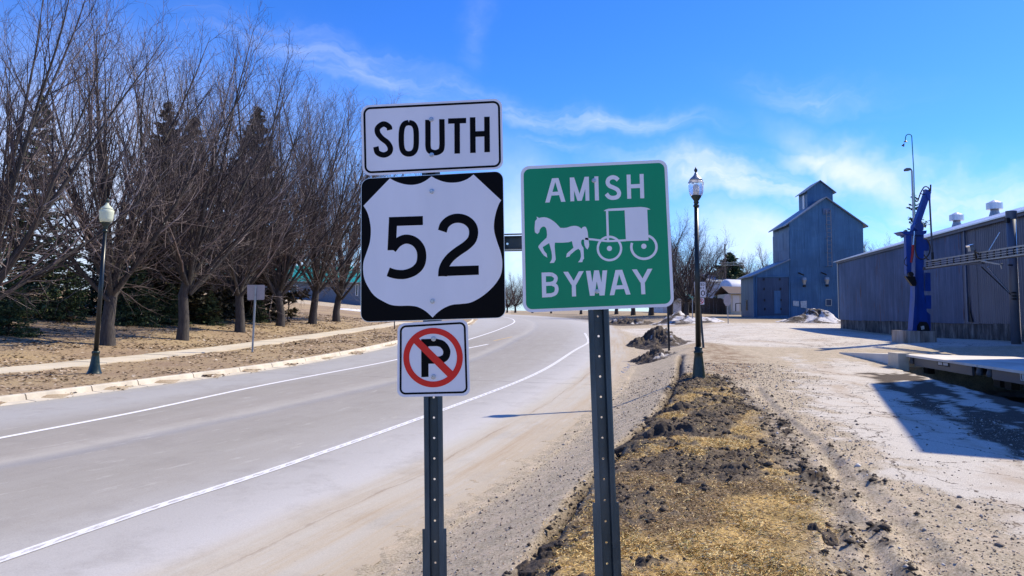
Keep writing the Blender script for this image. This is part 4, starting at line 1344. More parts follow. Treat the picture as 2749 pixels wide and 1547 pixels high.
# no parking plate
YC = YA - .002
cs = [(378, 705), (985, 668), (1007, 1328), (374, 1342)]
pl = panel(route, 'no_parking_plate', YC, cs, 62, M['sign_white'], c5, 'small white plate with a red barred circle over a P')
f = Face(YC, c5); f.ribbon(rrect(cs, 29, 44), 17, closed=True); f.build('border', M['sign_black'], pl)
f = Face(YC, c5)
f.slant(613, 842, 615, 1168, 62); f.hbar(583, 872, 720, 868, 64)
f.ribbon([(690, 870)] + cat_rom([(725, 870), (765, 885), (795, 920), (804, 955), (792, 995), (755, 1018), (715, 1022)]) + [(640, 1022)], 62)
f.build('lettering', M['sign_black'], pl)
f = Face(YC, c5)
f.ring(685, 1000, 232, 51, base=.0012)
f.poly([(512, 868), (556, 828), (860, 1122), (812, 1166)], base=.0012)
f.build('prohibition_ring', M['sign_red'], pl)
bolts(pl, YC - .001, [c5((690, 838)), c5((689, 1166))])
channel_post('channel_post', route, YA + .003, (1155, 300), (1167, 1547), 50, 53, 1421, holes_off=-5)
# cross brace bolted behind both posts
mb = MB()
pa = P(1160, 656, YA + .045); pb = P(1612, 646, YA + .045)
for dz_, dy_, w_, d_ in ((.036, .0, .004, .022), (-.036, .0, .004, .022)):
    mb.bar(pa + Vector((0, dy_, dz_)), pb + Vector((0, dy_, dz_)), d_, w_, up=(0, 0, 1))
mb.bar(pa + Vector((0, .025, .0)), pb + Vector((0, .025, .0)), .004, .060, up=(0, 0, 1))
mb.bar(pa + Vector((0, .012, .027)), pb + Vector((0, .012, .027)), .026, .004, up=(0, 0, 1))
mb.bar(pa + Vector((0, .012, -.027)), pb + Vector((0, .012, -.027)), .026, .004, up=(0, 0, 1))
o = mb.build('cross_brace', M['post_steel'], route)
q = P(1362, 654, YA + .05)
MB().lathe(q + Vector((0, .018, 0)), [(.005, 0), (.005, .002)], 12, (0, -1, 0)).build('bright_hole_disc', M['chrome'], route)  # bright disc stands in for light showing through a hole in the brace

# green byway sign
YD_ = 3.12
gp = P(1640, 1547, YD_)
byway = empty('byway_sign', (gp.x, YD_, GZ(gp.x, YD_)), 'green square sign with a white horse and buggy reading AMISH BYWAY', 'road sign')
cs = [(84, 145), (1298, 88), (1357, 1305), (106, 1356)]
pl = panel(byway, 'sign_panel', YD_, cs, 72, M['sign_white'], c6, 'green panel with white border, letters and emblem')
f = Face(YD_, c6); f.poly(rrect(cs, 25, 52), .0004); f.build('green_field', M['sign_green'], pl)
f = Face(YD_, c6)
B0 = .0009
f.slant(363, 243, 307, 444, 36, base=B0); f.slant(381, 242, 439, 438, 36, base=B0); f.hbar(338, 372, 412, 368, 30, base=B0)
f.slant(508, 237, 514, 434, 32, base=B0); f.slant(634, 231, 639, 429, 32, base=B0); f.slant(510, 237, 574, 430, 36, base=B0); f.slant(633, 231, 574, 430, 36, base=B0)
f.slant(712, 228, 718, 427, 33, base=B0)
f.ribbon(cat_rom([(893, 258), (875, 242), (846, 235), (815, 250), (806, 280), (822, 306), (858, 322), (888, 340), (901, 368), (888, 396), (852, 406), (818, 398), (795, 372)]), 34, base=B0)
f.slant(979, 213, 985, 413, 33, base=B0); f.slant(1087, 208, 1093, 409, 33, base=B0); f.hbar(980, 311, 1090, 306, 33, base=B0)
f.build('lettering', M['sign_white'], pl)
f = Face(YD_, c6)
f.slant(276, 1024, 281, 1230, 35, base=B0)
f.ribbon([(276, 1040), (320, 1038)] + cat_rom([(345, 1040), (372, 1058), (376, 1082), (362, 1106), (335, 1117)]) + [(278, 1120)], 31, base=B0)
f.ribbon([(278, 1121), (320, 1118)] + cat_rom([(345, 1118), (376, 1134), (384, 1165), (372, 1196), (340, 1211)]) + [(280, 1215)], 31, base=B0)
f.slant(458, 1018, 526, 1126, 40, base=B0); f.slant(588, 1013, 526, 1126, 40, base=B0); f.slant(525, 1115, 528, 1222, 34, base=B0)
f.slant(645, 1010, 678, 1216, 38, base=B0); f.slant(712, 1006, 680, 1216, 36, base=B0); f.slant(716, 1006, 757, 1214, 36, base=B0); f.slant(783, 1006, 762, 1214, 38, base=B0)
f.slant(890, 1003, 842, 1212, 38, base=B0); f.slant(908, 1002, 977, 1206, 38, base=B0); f.hbar(870, 1148, 950, 1143, 32, base=B0)
f.slant(1027, 998, 1096, 1106, 40, base=B0); f.slant(1157, 993, 1097, 1106, 40, base=B0); f.slant(1096, 1095, 1102, 1204, 34, base=B0)
f.build('lettering', M['sign_white'], pl)
cH = lambda p: (1420 + p[0] / 9.061, 560 + p[1] / 9.061)
f = Face(YD_, cH)
horse = [(188, 196), (245, 232), (300, 218), (370, 212), (430, 222), (510, 252), (585, 300), (660, 360), (715, 420), (762, 470), (850, 474), (920, 466), (1000, 440), (1080, 422), (1150, 424), (1210, 442),
         (1250, 470), (1275, 492), (1310, 452), (1352, 438), (1385, 450), (1410, 500), (1430, 580), (1442, 700), (1455, 800), (1466, 880), (1455, 940), (1425, 998), (1385, 965), (1355, 900), (1342, 820), (1340, 758),
         (1300, 755), (1275, 780), (1268, 830), (1280, 890), (1328, 960), (1332, 1060), (1335, 1150), (1340, 1225), (1315, 1245), (1300, 1305), (1195, 1308), (1240, 1250), (1264, 1180), (1262, 1090), (1245, 1020), (1200, 980),
         (1130, 1020), (1060, 1080), (1000, 1130), (995, 1160), (905, 1192), (920, 1100), (960, 1060), (1085, 955), (1068, 900), (1045, 795), (960, 822), (820, 832), (632, 832), (625, 920), (632, 1030), (640, 1120), (652, 1240),
         (610, 1322), (505, 1328), (556, 1235), (560, 1140), (545, 1040), (515, 920), (492, 842), (335, 940), (370, 1030), (430, 1100), (448, 1195), (370, 1150), (320, 1090), (228, 940), (236, 905), (300, 830), (430, 710),
         (440, 640), (432, 540), (415, 480), (385, 445), (352, 438), (310, 455), (265, 510), (250, 580), (205, 620), (146, 580), (136, 480), (150, 310), (175, 275), (198, 256)]
f.poly(horse, B0); f.build('horse_emblem', M['sign_white'], pl)
cB = lambda p: (1590 + p[0] / 8.055, 540 + p[1] / 8.055)
f = Face(YD_, cB)
f.ribbon([(-155, 815), (0, 830), (160, 850), (330, 868), (480, 862), (730, 848)], 44, base=B0)
f.ring(371, 1026, 252, 50, base=B0); f.disc(371, 1026, 56, base=B0)
f.ribbon([(1117 + 272 * math.cos(math.radians(a)), 993 + 256 * math.sin(math.radians(a))) for a in range(-70, 206, 6)], 54, base=B0)
f.disc(1115, 978, 57, base=B0)
f.poly([(245, 217), (290, 185), (350, 166), (700, 146), (1050, 128), (1140, 136), (1210, 155), (1258, 182), (1185, 186), (700, 202), (345, 216)], B0)
f.slant(320, 212, 340, 860, 50, base=B0)
f.poly([(698, 180), (1186, 160), (1212, 700), (1216, 855), (728, 866)], B0)
f.build('buggy_emblem', M['sign_white'], pl)
bolts(pl, YD_ - .0012, [c6((692, 262)), c6((718, 1180))], .0095)
channel_post('channel_post', byway, YD_ + .003, (1592, 440), (1633.5, 1547), 56, 53.5, 1350, holes_off=-12)


# ------------------------------------------------------------------ lamp posts
def lamp(px, py, tx, ty, H, globe, glabel, label, flare, group):
    g = G(px, py); base = Vector((g.x, g.y, GZ(g.x, g.y)))
    topc = P(tx, ty, g.y)
    ax = (topc - base).normalized()
    L_ = (topc - base).length; s = L_ / 4.6
    root = empty('street_lamp', base, label, 'street lamp', group)
    mb = MB().lathe(base - ax * .03, [(.225 * s, 0), (.225 * s, .05), (.20 * s, .07), (.205 * s, .11), (.175 * s, .16), (.15 * s, .22), (.118 * s, .36), (.095 * s, .55), (.085 * s, .62), (.10 * s, .64), (.10 * s, .68), (.075 * s, .70)] if flare else
                    [(.16 * s, 0), (.16 * s, .04), (.145 * s, .06), (.14 * s, .10), (.125 * s, .25), (.10 * s, .46), (.09 * s, .55), (.105 * s, .57), (.105 * s, .60), (.078 * s, .62), (.09 * s, .68), (.07 * s, .70)], 20, ax)
    mb.build('base', M['lamp_green'], root, True)
    mb = MB().lathe(base + ax * .66 * 1, [(.062 * s, 0), (.050 * s, L_ * .842 - .66)], 16, ax)
    mb.build('shaft', M['lamp_pole'], root, True)
    t0 = L_ * .835
    mb = MB().lathe(base + ax * t0, [(.055 * s, 0), (.07 * s, .015), (.07 * s, .04), (.052 * s, .055), (.05 * s, .09), (.065 * s, .10), (.05 * s, .13), (.10 * s, L_ * .046), (.115 * s, L_ * .05), (.115 * s, L_ * .058), (.09 * s, L_ * .06)], 18, ax)
    mb.build('fitter', M['lamp_green'], root, True)
    g0 = L_ * .893; gh = L_ * .078; r = globe
    mb = MB().lathe(base + ax * g0, [(r * .78, 0), (r * .92, gh * .25), (r * 1.0, gh * .70), (r * 1.02, gh * .86), (r * .86, gh * .95)], 24, ax)
    mb.build('globe', M['globe_frost'] if flare else M['globe_clear'], root, True)
    if not flare:
        mb = MB()
        mb.lathe(base + ax * g0, [(.055, 0), (.05, gh * .6), (.03, gh * .7)], 12, ax)
        mb.build('lamp_bulb', M['trim_white'], root, True)
    mb = MB().lathe(base + ax * (g0 + gh * .95), [(r * .90, 0), (r * .78, gh * .12), (r * .35, gh * .32), (r * .22, gh * .42), (r * .2, gh * .5)], 24, ax)
    mb.build('globe_cap', M['globe_frost'] if flare else M['galv'], root, True)
    mb = MB().lathe(base + ax * (g0 + gh * 1.38), [(.028 * s, 0), (.012 * s, .03), (.035 * s, .06), (.042 * s, .09), (.02 * s, .125), (.006 * s, .16)], 12, ax)
    mb.build('finial', M['lamp_green'], root, True)
    return root


lamp(252, 1014, 288, 548, 4.6, .175, None, 'dark lamp post with a creamy frosted globe on the left grass strip', True, 'globe lamp posts beside the road')
lamp(1876, 1017, 1868, 468, 4.6, .165, None, 'green lamp post with a clear glass globe on the right verge', False, 'globe lamp posts beside the road')


# ------------------------------------------------------------------ small roadside signs
def pole_sign(name, base_px, top_px, rad, mat, label, cat, Yoff=0, group=None, Y=None):
    g = G(*base_px) if Y is None else Vector((P(base_px[0], base_px[1], Y).x, Y, 0))
    base = Vector((g.x, g.y, GZ(g.x, g.y)))
    root = empty(name, base, label, cat, group)
    top = P(top_px[0], top_px[1], g.y)
    MB().bar(base - Vector((0, 0, .1)), top, rad * 2, rad * 1.4, up=(0, 1, 0)).build('post', mat, root)
    return root, g.y


r_, Y_ = pole_sign('blank_sign', (677, 953), (687, 768), .03, M['galv'], 'blank grey back of a road sign on a thin post on the left strip', 'road sign')
panel(r_, 'sign_plate', Y_ - .02 + .05, [(663, 765), (711, 765), (710, 805), (664, 806)], 3, M['signback'], ident)
mb = MB(); 
# speed limit sign behind the right lamp
r_, Y_ = pole_sign('speed_limit_sign', (1889, 934), (1877, 800), .035, M['post_steel'], 'white speed limit 30 sign above a no parking plate behind the clear globe lamp', 'road sign')
pl = panel(r_, 'sign_plate', Y_ - .05, [(1863, 757), (1894, 757), (1896, 799), (1866, 799)], 2, M['sign_white'])
f = Face(Y_ - .05, ident); k = .004
f.ribbon(rrect([(1863, 757), (1894, 757), (1896, 799), (1866, 799)], 1.2, 1.5), .5, k, True)
def glyph(f, ch, x, y, w, h_, t_, base=.004):
    S = {'S': [[(1, .12), (.5, 0), (0, .25), (.5, .5), (1, .75), (.5, 1), (0, .88)]], 'P': [[(0, 0), (0, 1)], [(0, .05), (.7, .05), (1, .28), (.7, .52), (0, .52)]],
         'E': [[(0, 0), (0, 1)], [(0, .06), (1, .06)], [(0, .5), (.8, .5)], [(0, .94), (1, .94)]], 'D': [[(0, 0), (0, 1)], [(0, .06), (.6, .06), (1, .3), (1, .7), (.6, .94), (0, .94)]],
         'L': [[(0, 0), (0, 1)], [(0, .94), (1, .94)]], 'I': [[(.5, 0), (.5, 1)]], 'M': [[(0, 0), (0, 1)], [(1, 0), (1, 1)], [(0, 0), (.5, .7), (1, 0)]], 'T': [[(.5, 0), (.5, 1)], [(0, .06), (1, .06)]],
         '3': [[(0, .12), (.5, 0), (1, .25), (.45, .48), (1, .72), (.5, 1), (0, .88)]], '0': [[(.5, 0), (1, .25), (1, .75), (.5, 1), (0, .75), (0, .25), (.5, 0)]], 'U': [[(0, 0), (0, .8), (.5, 1), (1, .8), (1, 0)]]}
    for st in S[ch]: f.ribbon([(x + a * w, y + b * h_) for a, b in st], t_, base)
for i, ch in enumerate('SPEED'): glyph(f, ch, 1866.4 + i * 5.2, 761.2, 3.4, 6.0, 1.1)
f.build('lettering', M['sign_black'], pl); f = Face(Y_ - .05, ident)
for i, ch in enumerate('LIMIT'): glyph(f, ch, 1867.4 + i * 4.9, 771, 3.2, 5.6, 1.1)
f.build('lettering', M['sign_black'], pl); f = Face(Y_ - .05, ident)
glyph(f, '3', 1870, 781, 7.5, 13, 2.3); glyph(f, '0', 1883, 780.5, 8.2, 13.5, 2.4)
f.build('lettering', M['sign_black'], pl)
pl = panel(r_, 'no_parking_plate', Y_ - .05, [(1871, 800.5), (1890, 800.5), (1891, 818), (1872, 818)], 1.5, M['sign_white'])
f = Face(Y_ - .05, ident); glyph(f, 'P', 1879, 804.5, 4.5, 9, 1.6); f.build('lettering', M['sign_black'], pl)
f = Face(Y_ - .05, ident); f.ring(1881.3, 809, 6.6, 1.6, 24, .006); f.poly([(1875.5, 804.4), (1876.8, 803), (1887.4, 813.4), (1886, 814.8)], .006); f.build('prohibition_ring', M['sign_red'], pl)
# thin black post on the dirt heap
r_, Y_ = pole_sign('marker_post', (1796, 884), (1793, 818), .035, M['black_metal'], 'thin black metal post standing on the dirt heap below the green sign', 'post', Y=27.5)
MB().box(P(1793.5, 818, Y_), (.09, .05, .05)).build('cap', M['black_metal'], r_)
# stop sign seen from behind
r_, Y_ = pole_sign('stop_sign', (1955, 869), (1952, 790), .03, M['galv'], 'grey back of an octagonal stop sign before the elevator shed', 'road sign')
mb = MB(); c0 = P(1952.5, 806, Y_ - .03); rr_ = 17 * Y_ / FPX
mb.prism([c0 + Vector((rr_ * .62 * math.cos(math.radians(22.5 + 45 * i)), 0, rr_ * math.sin(math.radians(22.5 + 45 * i)))) for i in range(8)], (0, .006, 0)).build('sign_plate', M['signback'], r_)
# street name sign
r_, Y_ = pole_sign('street_name_sign', (1859, 862), (1859, 795), .03, M['galv'], 'green street name sign on a thin post in the melting snow heap', 'street sign', Y=61)
mb = MB().bar(P(1847, 801, Y_ - .03), P(1863, 798, Y_ - .03), .02, .24, up=(0, 1, 0)); mb.build('name_blade', M['street_green'], r_)
mb = MB().bar(P(1850, 794, Y_ + .2), P(1861, 803, Y_ - .5), .02, .24, up=(0, 1, 0)); mb.build('name_blade', M['street_green'], r_)
# little stake on the lawn and the post seen under the shield
r_, Y_ = pole_sign('marker_post', (771, 867), (776, 817), .035, M['pole_wood'], 'thin brown stake on the lawn between the bare trees', 'stake')
MB().bar(P(772.5, 819, Y_), P(780.5, 816, Y_), .05, .05).build('cross_piece', M['pole_wood'], r_)
r_, Y_ = pole_sign('marker_post', (1059, 888), (1059, 850), .03, M['wood'], 'short dark post by the sidewalk under the shield plate', 'stake')

# ------------------------------------------------------------------ buildings and plant on the right
def proj(v):
    q = R.transposed() @ (Vector(v) - Vector((0, 0, EYE)))
    return (CX + FPX * q.x / -q.z, CY - FPX * q.y / -q.z)


def pprism(poly_px, Y, depth, name, mat, parent, dirv=(0, 1, 0), label=None):
    v = [P(x, y, Y) for x, y in poly_px]
    o = MB().prism(v, Vector(dirv) * depth).build(name, mat, parent)
    if label: o['label'] = label
    return o


# --- grain elevator
YE = 76.0
DD = Vector((.08, 1, 0)).normalized()
XF = lambda px: P(px, 730, YE).x
ZF = lambda px, py: P(px, py, YE).z
xL, xR, xP = XF(2121), XF(2320.5), XF(2221)
zb = GZ(xL, YE) - .2
zeL = ZF(2121, 604); zeR = ZF(2320, 600); ze = (zeL + zeR) / 2; zA = ZF(2221, 533)
DEP = 6.2
elev = empty('grain_elevator', (xL, YE, zb + .2), 'tall blue grey metal clad grain elevator with a cupola and a lean-to shed', 'grain elevator')


def roofz(x): return ze + (zA - ze) * (1 - abs(x - xP) / ((xR - xL) / 2))


core = [Vector((xL + .02, YE + .03, zb)), Vector((xR - .02, YE + .03, zb)), Vector((xR - .02, YE + .03, ze)), Vector((xP, YE + .03, zA)), Vector((xL + .02, YE + .03, ze))]
MB().prism(core, DD * DEP).build('wall', M['elev'], elev)
zr = [zb] + [ZF(2221, y) for y in (812, 766, 717, 669.5, 621.5)] + [zA]
ncol = 5; cx_ = [xL + (xR - xL) * i / ncol + (0 if i in (0, ncol) else rnd.uniform(-.12, .12)) for i in range(ncol + 1)]
for r0 in range(len(zr) - 1):
    for c_ in range(ncol):
        x0, x1 = cx_[c_] + .006, cx_[c_ + 1] - .006; z0, z1 = zr[r0] + (.012 if r0 else 0), zr[r0 + 1]
        pts = [(x0, z0), (x1, z0)]
        tops = [(x1, min(z1, roofz(x1)))]
        xs_c = sorted([q for q in ([xP] + [xP + s_ * (zA - z1) / (zA - ze) * (xR - xL) / 2 for s_ in (-1, 1)] if z1 > ze else []) if x0 < q < x1], reverse=True)
        for q in xs_c: tops.append((q, min(z1, roofz(q))))
        tops.append((x0, min(z1, roofz(x0))))
        pts += tops
        if min(t_[1] for t_ in tops[:1] + tops[-1:]) <= z0 and max(t_[1] for t_ in tops) <= z0 + .02: continue
        pts = [p_ for p_ in pts if p_[1] >= z0 - 1e-6]
        if len(pts) < 3: continue
        pr = -.012 * ((r0 + c_) % 2) - .01 + rnd.uniform(-.003, .003)
        MB().prism([Vector((a, YE + pr, b)) for a, b in pts], (0, .022, 0)).build('siding_sheet', M['elev'], elev)
# left side sheets
for r0 in range(3, len(zr) - 2):
    for k in range(3):
        a = Vector((xL, YE, 0)) + DD * (DEP * k / 3 + .03); b = Vector((xL, YE, 0)) + DD * (DEP * (k + 1) / 3)
        z0, z1 = zr[r0] + .01, min(zr[r0 + 1], ze)
        if z1 <= z0: continue
        MB().prism([Vector((a.x, a.y, z0)), Vector((b.x, b.y, z0)), Vector((b.x, b.y, z1)), Vector((a.x, a.y, z1))], (-.03 - .01 * ((r0 + k) % 2), 0, 0)).build('siding_sheet', M['elev'], elev)


def gable_roof(parent, xl, xp, xr, zeave, zap, y0, dep, over, mat, th=.12, d=DD, ov_front=.35):
    o = Vector((0, y0, 0)) - d * ov_front
    for xe in (xl, xr):
        s_ = (zap - zeave) / abs(xp - xe); sg = -1 if xe < xp else 1
        a = Vector((xp, 0, zap + .03)); b = Vector((xe + sg * over, 0, zeave - s_ * over + .03))
        off = Vector((0, 0, th))
        MB().prism([a + o, b + o, b + o + off, a + o + off], d * (dep + ov_front + .3)).build('roof_slope', mat, parent)


gable_roof(elev, xL, xP, xR, ze, zA, YE, DEP, .42, M['elev_roof'])
# cupola
yc = YE + 2.9
XC = lambda px: P(px, 520, yc).x
cl, cr_ = XC(2167), XC(2235.5); cp = (cl + cr_) / 2; cze = P(2200, 513, yc).z; cza = P(2201, 487, yc).z
bz = ze + (zA - ze) * .45
MB().prism([Vector((cl, yc, bz)), Vector((cr_, yc, bz)), Vector((cr_, yc, cze)), Vector((cp, yc, cza)), Vector((cl, yc, cze))], DD * 3.0).build('cupola', M['elev'], elev)
gable_roof(elev, cl, cp, cr_, cze, cza, yc, 3.0, .32, M['elev_roof'], .08, ov_front=.25)
wv = [Vector((cl - .02, 0, 0)) + Vector((0, yc, 0)) + DD * q for q in (.9, 1.5)]
MB().prism([Vector((wv[0].x, wv[0].y, bz + .5)), Vector((wv[1].x, wv[1].y, bz + .5)), Vector((wv[1].x, wv[1].y, cze - .35)), Vector((wv[0].x, wv[0].y, cze - .35))], (-.04, 0, 0)).build('cupola_window', M['trim_white'], elev)
# lean-to shed
sl = XF(2022); sze0 = ZF(2028, 741); sze1 = ZF(2121, 699)
szb = GZ(sl, YE) - .15
MB().prism([Vector((sl, YE + .02, szb)), Vector((xL - .01, YE + .02, szb)), Vector((xL - .01, YE + .02, sze1)), Vector((sl, YE + .02, sze0))], DD * 5.6).build('shed_wall', M['elev'], elev)
o_ = Vector((0, YE, 0)) - DD * .3
sl_s = (sze1 - sze0) / (xL - sl)
MB().prism([Vector((xL - .015, 0, sze1 + .02)) + o_, Vector((sl - .35, 0, sze0 - .35 * sl_s + .02)) + o_, Vector((sl - .35, 0, sze0 - .35 * sl_s + .13)) + o_, Vector((xL - .015, 0, sze1 + .13)) + o_], DD * 6.2).build('shed_roof', M['elev_roof'], elev)
dr = pprism([(2033, 746), (2117, 745), (2118, 846), (2034, 848)], YE - .06, .05, 'shed_door', M['elev_dark'], elev)
pprism([(2078, 781), (2095, 781), (2096, 842), (2079, 842)], YE - .10, .035, 'door_panel', M['elev'], dr)
for hx, hy in ((2051, 750), (2094, 750), (2052, 776), (2096, 776), (2053, 806), (2097, 806), (2054, 830), (2097, 830)):
    pprism([(hx - 1.6, hy - 3), (hx + 1.6, hy - 3), (hx + 1.6, hy + 3), (hx - 1.6, hy + 3)], YE - .13, .06, 'hinge', M['dark'], dr)
for a, b in (((2031, 743), (2031, 850)), ((2119.5, 743), (2119.5, 850)), ((2030, 743), (2121, 742))):
    MB().bar(P(a[0], a[1], YE - .07), P(b[0], b[1], YE - .07), .10, .06, up=(0, 1, 0)).build('door_trim', M['elev'], elev)
wq = Vector((sl, YE, 0)) + DD * 2.6; wq2 = Vector((sl, YE, 0)) + DD * 3.3
MB().prism([Vector((wq.x, wq.y, szb + .9)), Vector((wq2.x, wq2.y, szb + .9)), Vector((wq2.x, wq2.y, szb + 2.0)), Vector((wq.x, wq.y, szb + 2.0))], (-.03, 0, 0)).build('shed_window', M['window_dark'], elev)
# ladder, spouts, boards, vent
lad = bpy.data.objects.new('ladder', None); COL.objects.link(lad); lad.parent = elev; lad.matrix_parent_inverse = Matrix.Translation(-Vector(elev.location))
lx0, lx1 = XF(2219.5), XF(2231); lz0, lz1 = ZF(2225, 716), ZF(2225, 566)


def sub(mb, name, mat, holder):
    o = link_mesh(name, mb.v, mb.f, mat); o.parent = holder; o.matrix_parent_inverse = Matrix.Translation(-Vector(elev.location)) if holder is lad else Matrix()
    bm = bmesh.new(); bm.from_mesh(o.data); bmesh.ops.recalc_face_normals(bm, faces=bm.faces); bm.to_mesh(o.data); bm.free()
    return o


lad.matrix_parent_inverse = Matrix.Translation(-Vector(elev.location)); 
for x_ in (lx0, lx1): 
    o = sub(MB().bar((x_, YE - .30, lz0), (x_, YE - .30, lz1), .05, .05), 'rail', M['ladder_steel'], lad); o.matrix_parent_inverse = Matrix()
z_ = lz0 + .1
while z_ < lz1:
    o = sub(MB().bar((lx0, YE - .30, z_), (lx1, YE - .30, z_), .035, .035), 'rung', M['ladder_steel'], lad); o.matrix_parent_inverse = Matrix(); z_ += .42
for z_ in np.linspace(lz0, lz1, 5):
    for x_ in (lx0, lx1):
        o = sub(MB().bar((x_, YE - .33, z_), (x_, YE, z_), .05, .05), 'bracket', M['ladder_steel'], lad); o.matrix_parent_inverse = Matrix()
pprism([(2209, 560), (2227, 559), (2228, 575), (2210, 575)], YE - .12, .08, 'hatch', M['barn'], elev)
for (qx, qy) in ((2156, 742), (2217, 741)):
    a = P(qx - 12, qy - 9, YE - .1); b = P(qx + 2, qy - 3, YE - .6)
    sp_ = MB().bar(a, b, .12, .12).build('spout', M['black_metal'], elev)
    MB().lathe(P(qx + 3, qy + 14, YE - .55), [(.13, -.3), (.17, -.1), (.22, .05), (.26, .15), (.20, .38), (.06, .45)], 12).build('spout_mouth', M['galv'], sp_)
    MB().lathe(P(qx + 3, qy + 17, YE - .55), [(.16, -.45), (.16, -.25)], 12).build('spout_sleeve', M['dark'], sp_)
for pts in ([(2129, 808), (2145, 809), (2145, 823), (2129, 821)], [(2149, 809), (2166, 808), (2166, 828), (2150, 826)]):
    pprism(pts, YE - .08, .04, 'notice_board', M['board'], elev, label='weathered white board on the wall')
for a, b in (((2217, 804), (2232, 804)), ((2217, 821), (2232, 821)), ((2217, 804), (2217, 821)), ((2232, 804), (2232, 821))):
    MB().bar(P(*a, YE - .08), P(*b, YE - .08), .06, .06, up=(0, 1, 0)).build('vent_frame', M['galv'], elev)
pprism([(2218, 805), (2231, 805), (2231, 820), (2218, 820)], YE - .05, .03, 'vent', M['elev_dark'], elev)

# --- long corrugated barn
W0 = G(2257, 881); DB = Vector((-.1735, -1, 0)).normalized(); NB = Vector((-.985, .171, 0)).normalized()   # along the wall to the viewer; outward
W0.z = 0
LB = 31.0
bz0 = 1.35; bzc = P(2257, 857, W0.y).z; bze = P(2252, 702, W0.y).z
barn = empty('metal_barn', (W0.x, W0.y, GZ(W0.x, W0.y)), 'long rusty corrugated metal barn on a concrete foundation at the right', 'barn')
INW = -NB
MB().prism([W0 + INW * .10 + Vector((0, 0, bzc)), W0 + INW * 12 + Vector((0, 0, bzc)), W0 + INW * 12 + Vector((0, 0, bze)), W0 + INW * 6.05 + Vector((0, 0, bze + 1.9)), W0 + INW * .10 + Vector((0, 0, bze))], DB * LB).build('wall', M['barn_dark'], barn)
s_ = 0
while s_ < LB:      # poured foundation panels
    ln = rnd.uniform(1.6, 2.6); e_ = min(LB, s_ + ln)
    a = W0 + DB * (s_ + .015) + NB * rnd.uniform(.0, .03); b = W0 + DB * e_ + NB * rnd.uniform(0, .03)
    MB().prism([Vector((a.x, a.y, bz0 - .3)), Vector((b.x, b.y, bz0 - .3)), Vector((b.x, b.y, bzc + rnd.uniform(-.02, .01))), Vector((a.x, a.y, bzc + rnd.uniform(-.02, .01)))], INW * .4).build('foundation_panel', M['foundation'], barn)
    s_ = e_
sp = 0.0; ns = 0
split = None
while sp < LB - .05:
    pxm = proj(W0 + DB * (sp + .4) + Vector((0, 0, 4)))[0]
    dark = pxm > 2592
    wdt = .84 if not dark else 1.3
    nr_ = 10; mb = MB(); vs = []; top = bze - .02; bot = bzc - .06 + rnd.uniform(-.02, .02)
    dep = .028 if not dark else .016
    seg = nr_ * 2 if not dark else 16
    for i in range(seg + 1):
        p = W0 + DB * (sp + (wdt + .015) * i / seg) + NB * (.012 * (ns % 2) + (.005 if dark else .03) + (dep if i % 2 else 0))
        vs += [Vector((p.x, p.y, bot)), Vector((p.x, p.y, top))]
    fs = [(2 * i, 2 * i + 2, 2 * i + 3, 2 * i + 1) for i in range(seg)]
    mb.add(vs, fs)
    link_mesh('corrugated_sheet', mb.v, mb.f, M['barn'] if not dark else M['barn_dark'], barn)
    sp += wdt; ns += 1
# roof in two slopes
er = .28
for side in (0, 1):
    if side == 0: a = W0 + NB * er + Vector((0, 0, bze + .02 - er * .3)); b = W0 + INW * 6.05 + Vector((0, 0, bze + 1.95))
    else: a = W0 + INW * (12.1 + er) + Vector((0, 0, bze + .02 - er * .3)); b = W0 + INW * 6.05 + Vector((0, 0, bze + 1.95))
    k = 0; s_ = -.25
    while s_ < LB:
        o1 = DB * s_; ln = 1.9
        tk = Vector((0, 0, .05 + .008 * (k % 2)))
        MB().prism([a + o1, b + o1, b + o1 + tk, a + o1 + tk], DB * (ln + .01 * (k % 2))).build('roof_sheet', M['roof_galv'], barn)
        s_ += ln; k += 1
MB().bar(W0 + NB * .16 + Vector((0, 0, bze - .10)), W0 + DB * LB + NB * .16 + Vector((0, 0, bze - .10)), .06, .14).build('eave_board', M['barn_dark'], barn)
MB().bar(W0 + NB * .06 + Vector((0, 0, bzc)), W0 + NB * .06 + Vector((0, 0, bze)), .1, .1).build('corner_trim', M['galv'], barn)


def on_line(px, base, z, dirn, L0=0, L1=40):
    best = None
    for i in range(2000):
        s = L0 + (L1 - L0) * i / 2000; v = base + dirn * s + Vector((0, 0, z)); e = abs(proj(v)[0] - px)
        if best is None or e < best[0]: best = (e, v)
    return best[1]


for px in (2569, 2671):
    v = on_line(px, W0 + INW * 6.05, bze + 1.9, DB)
    sc_ = v.y / FPX
    hd = MB().lathe(v, [(.30, -.25), (.30, .0), (.21, .28), (.205, .42)], 16).build('roof_vent', M['galv'], barn, True)
    MB().lathe(v, [(.40, .40), (.40, .74), (.38, .74), (.06, .90)], 16).build('vent_hood', M['roof_galv'], hd)
# loose bent sheet with a dark slot behind it
v = on_line(2600, W0 + NB * .06, 3.0, DB)
zt = P(2600, 797, v.y).z
mb = MB().prism([Vector((v.x, v.y, bzc)), Vector((v.x, v.y, bzc)) + DB * .30, Vector((v.x, v.y, bzc + .5)) + DB * .07, Vector((v.x, v.y, zt)) + DB * .03, Vector((v.x, v.y, zt))], NB * .012)
mb.build('torn_gap', M['dark'], barn)
MB().bar(Vector((v.x, v.y, bzc)) - DB * .05 + NB * .02, Vector((v.x, v.y, bze)) - DB * .05 + NB * .02, .07, .04).build('seam_strip', M['barn'], barn)

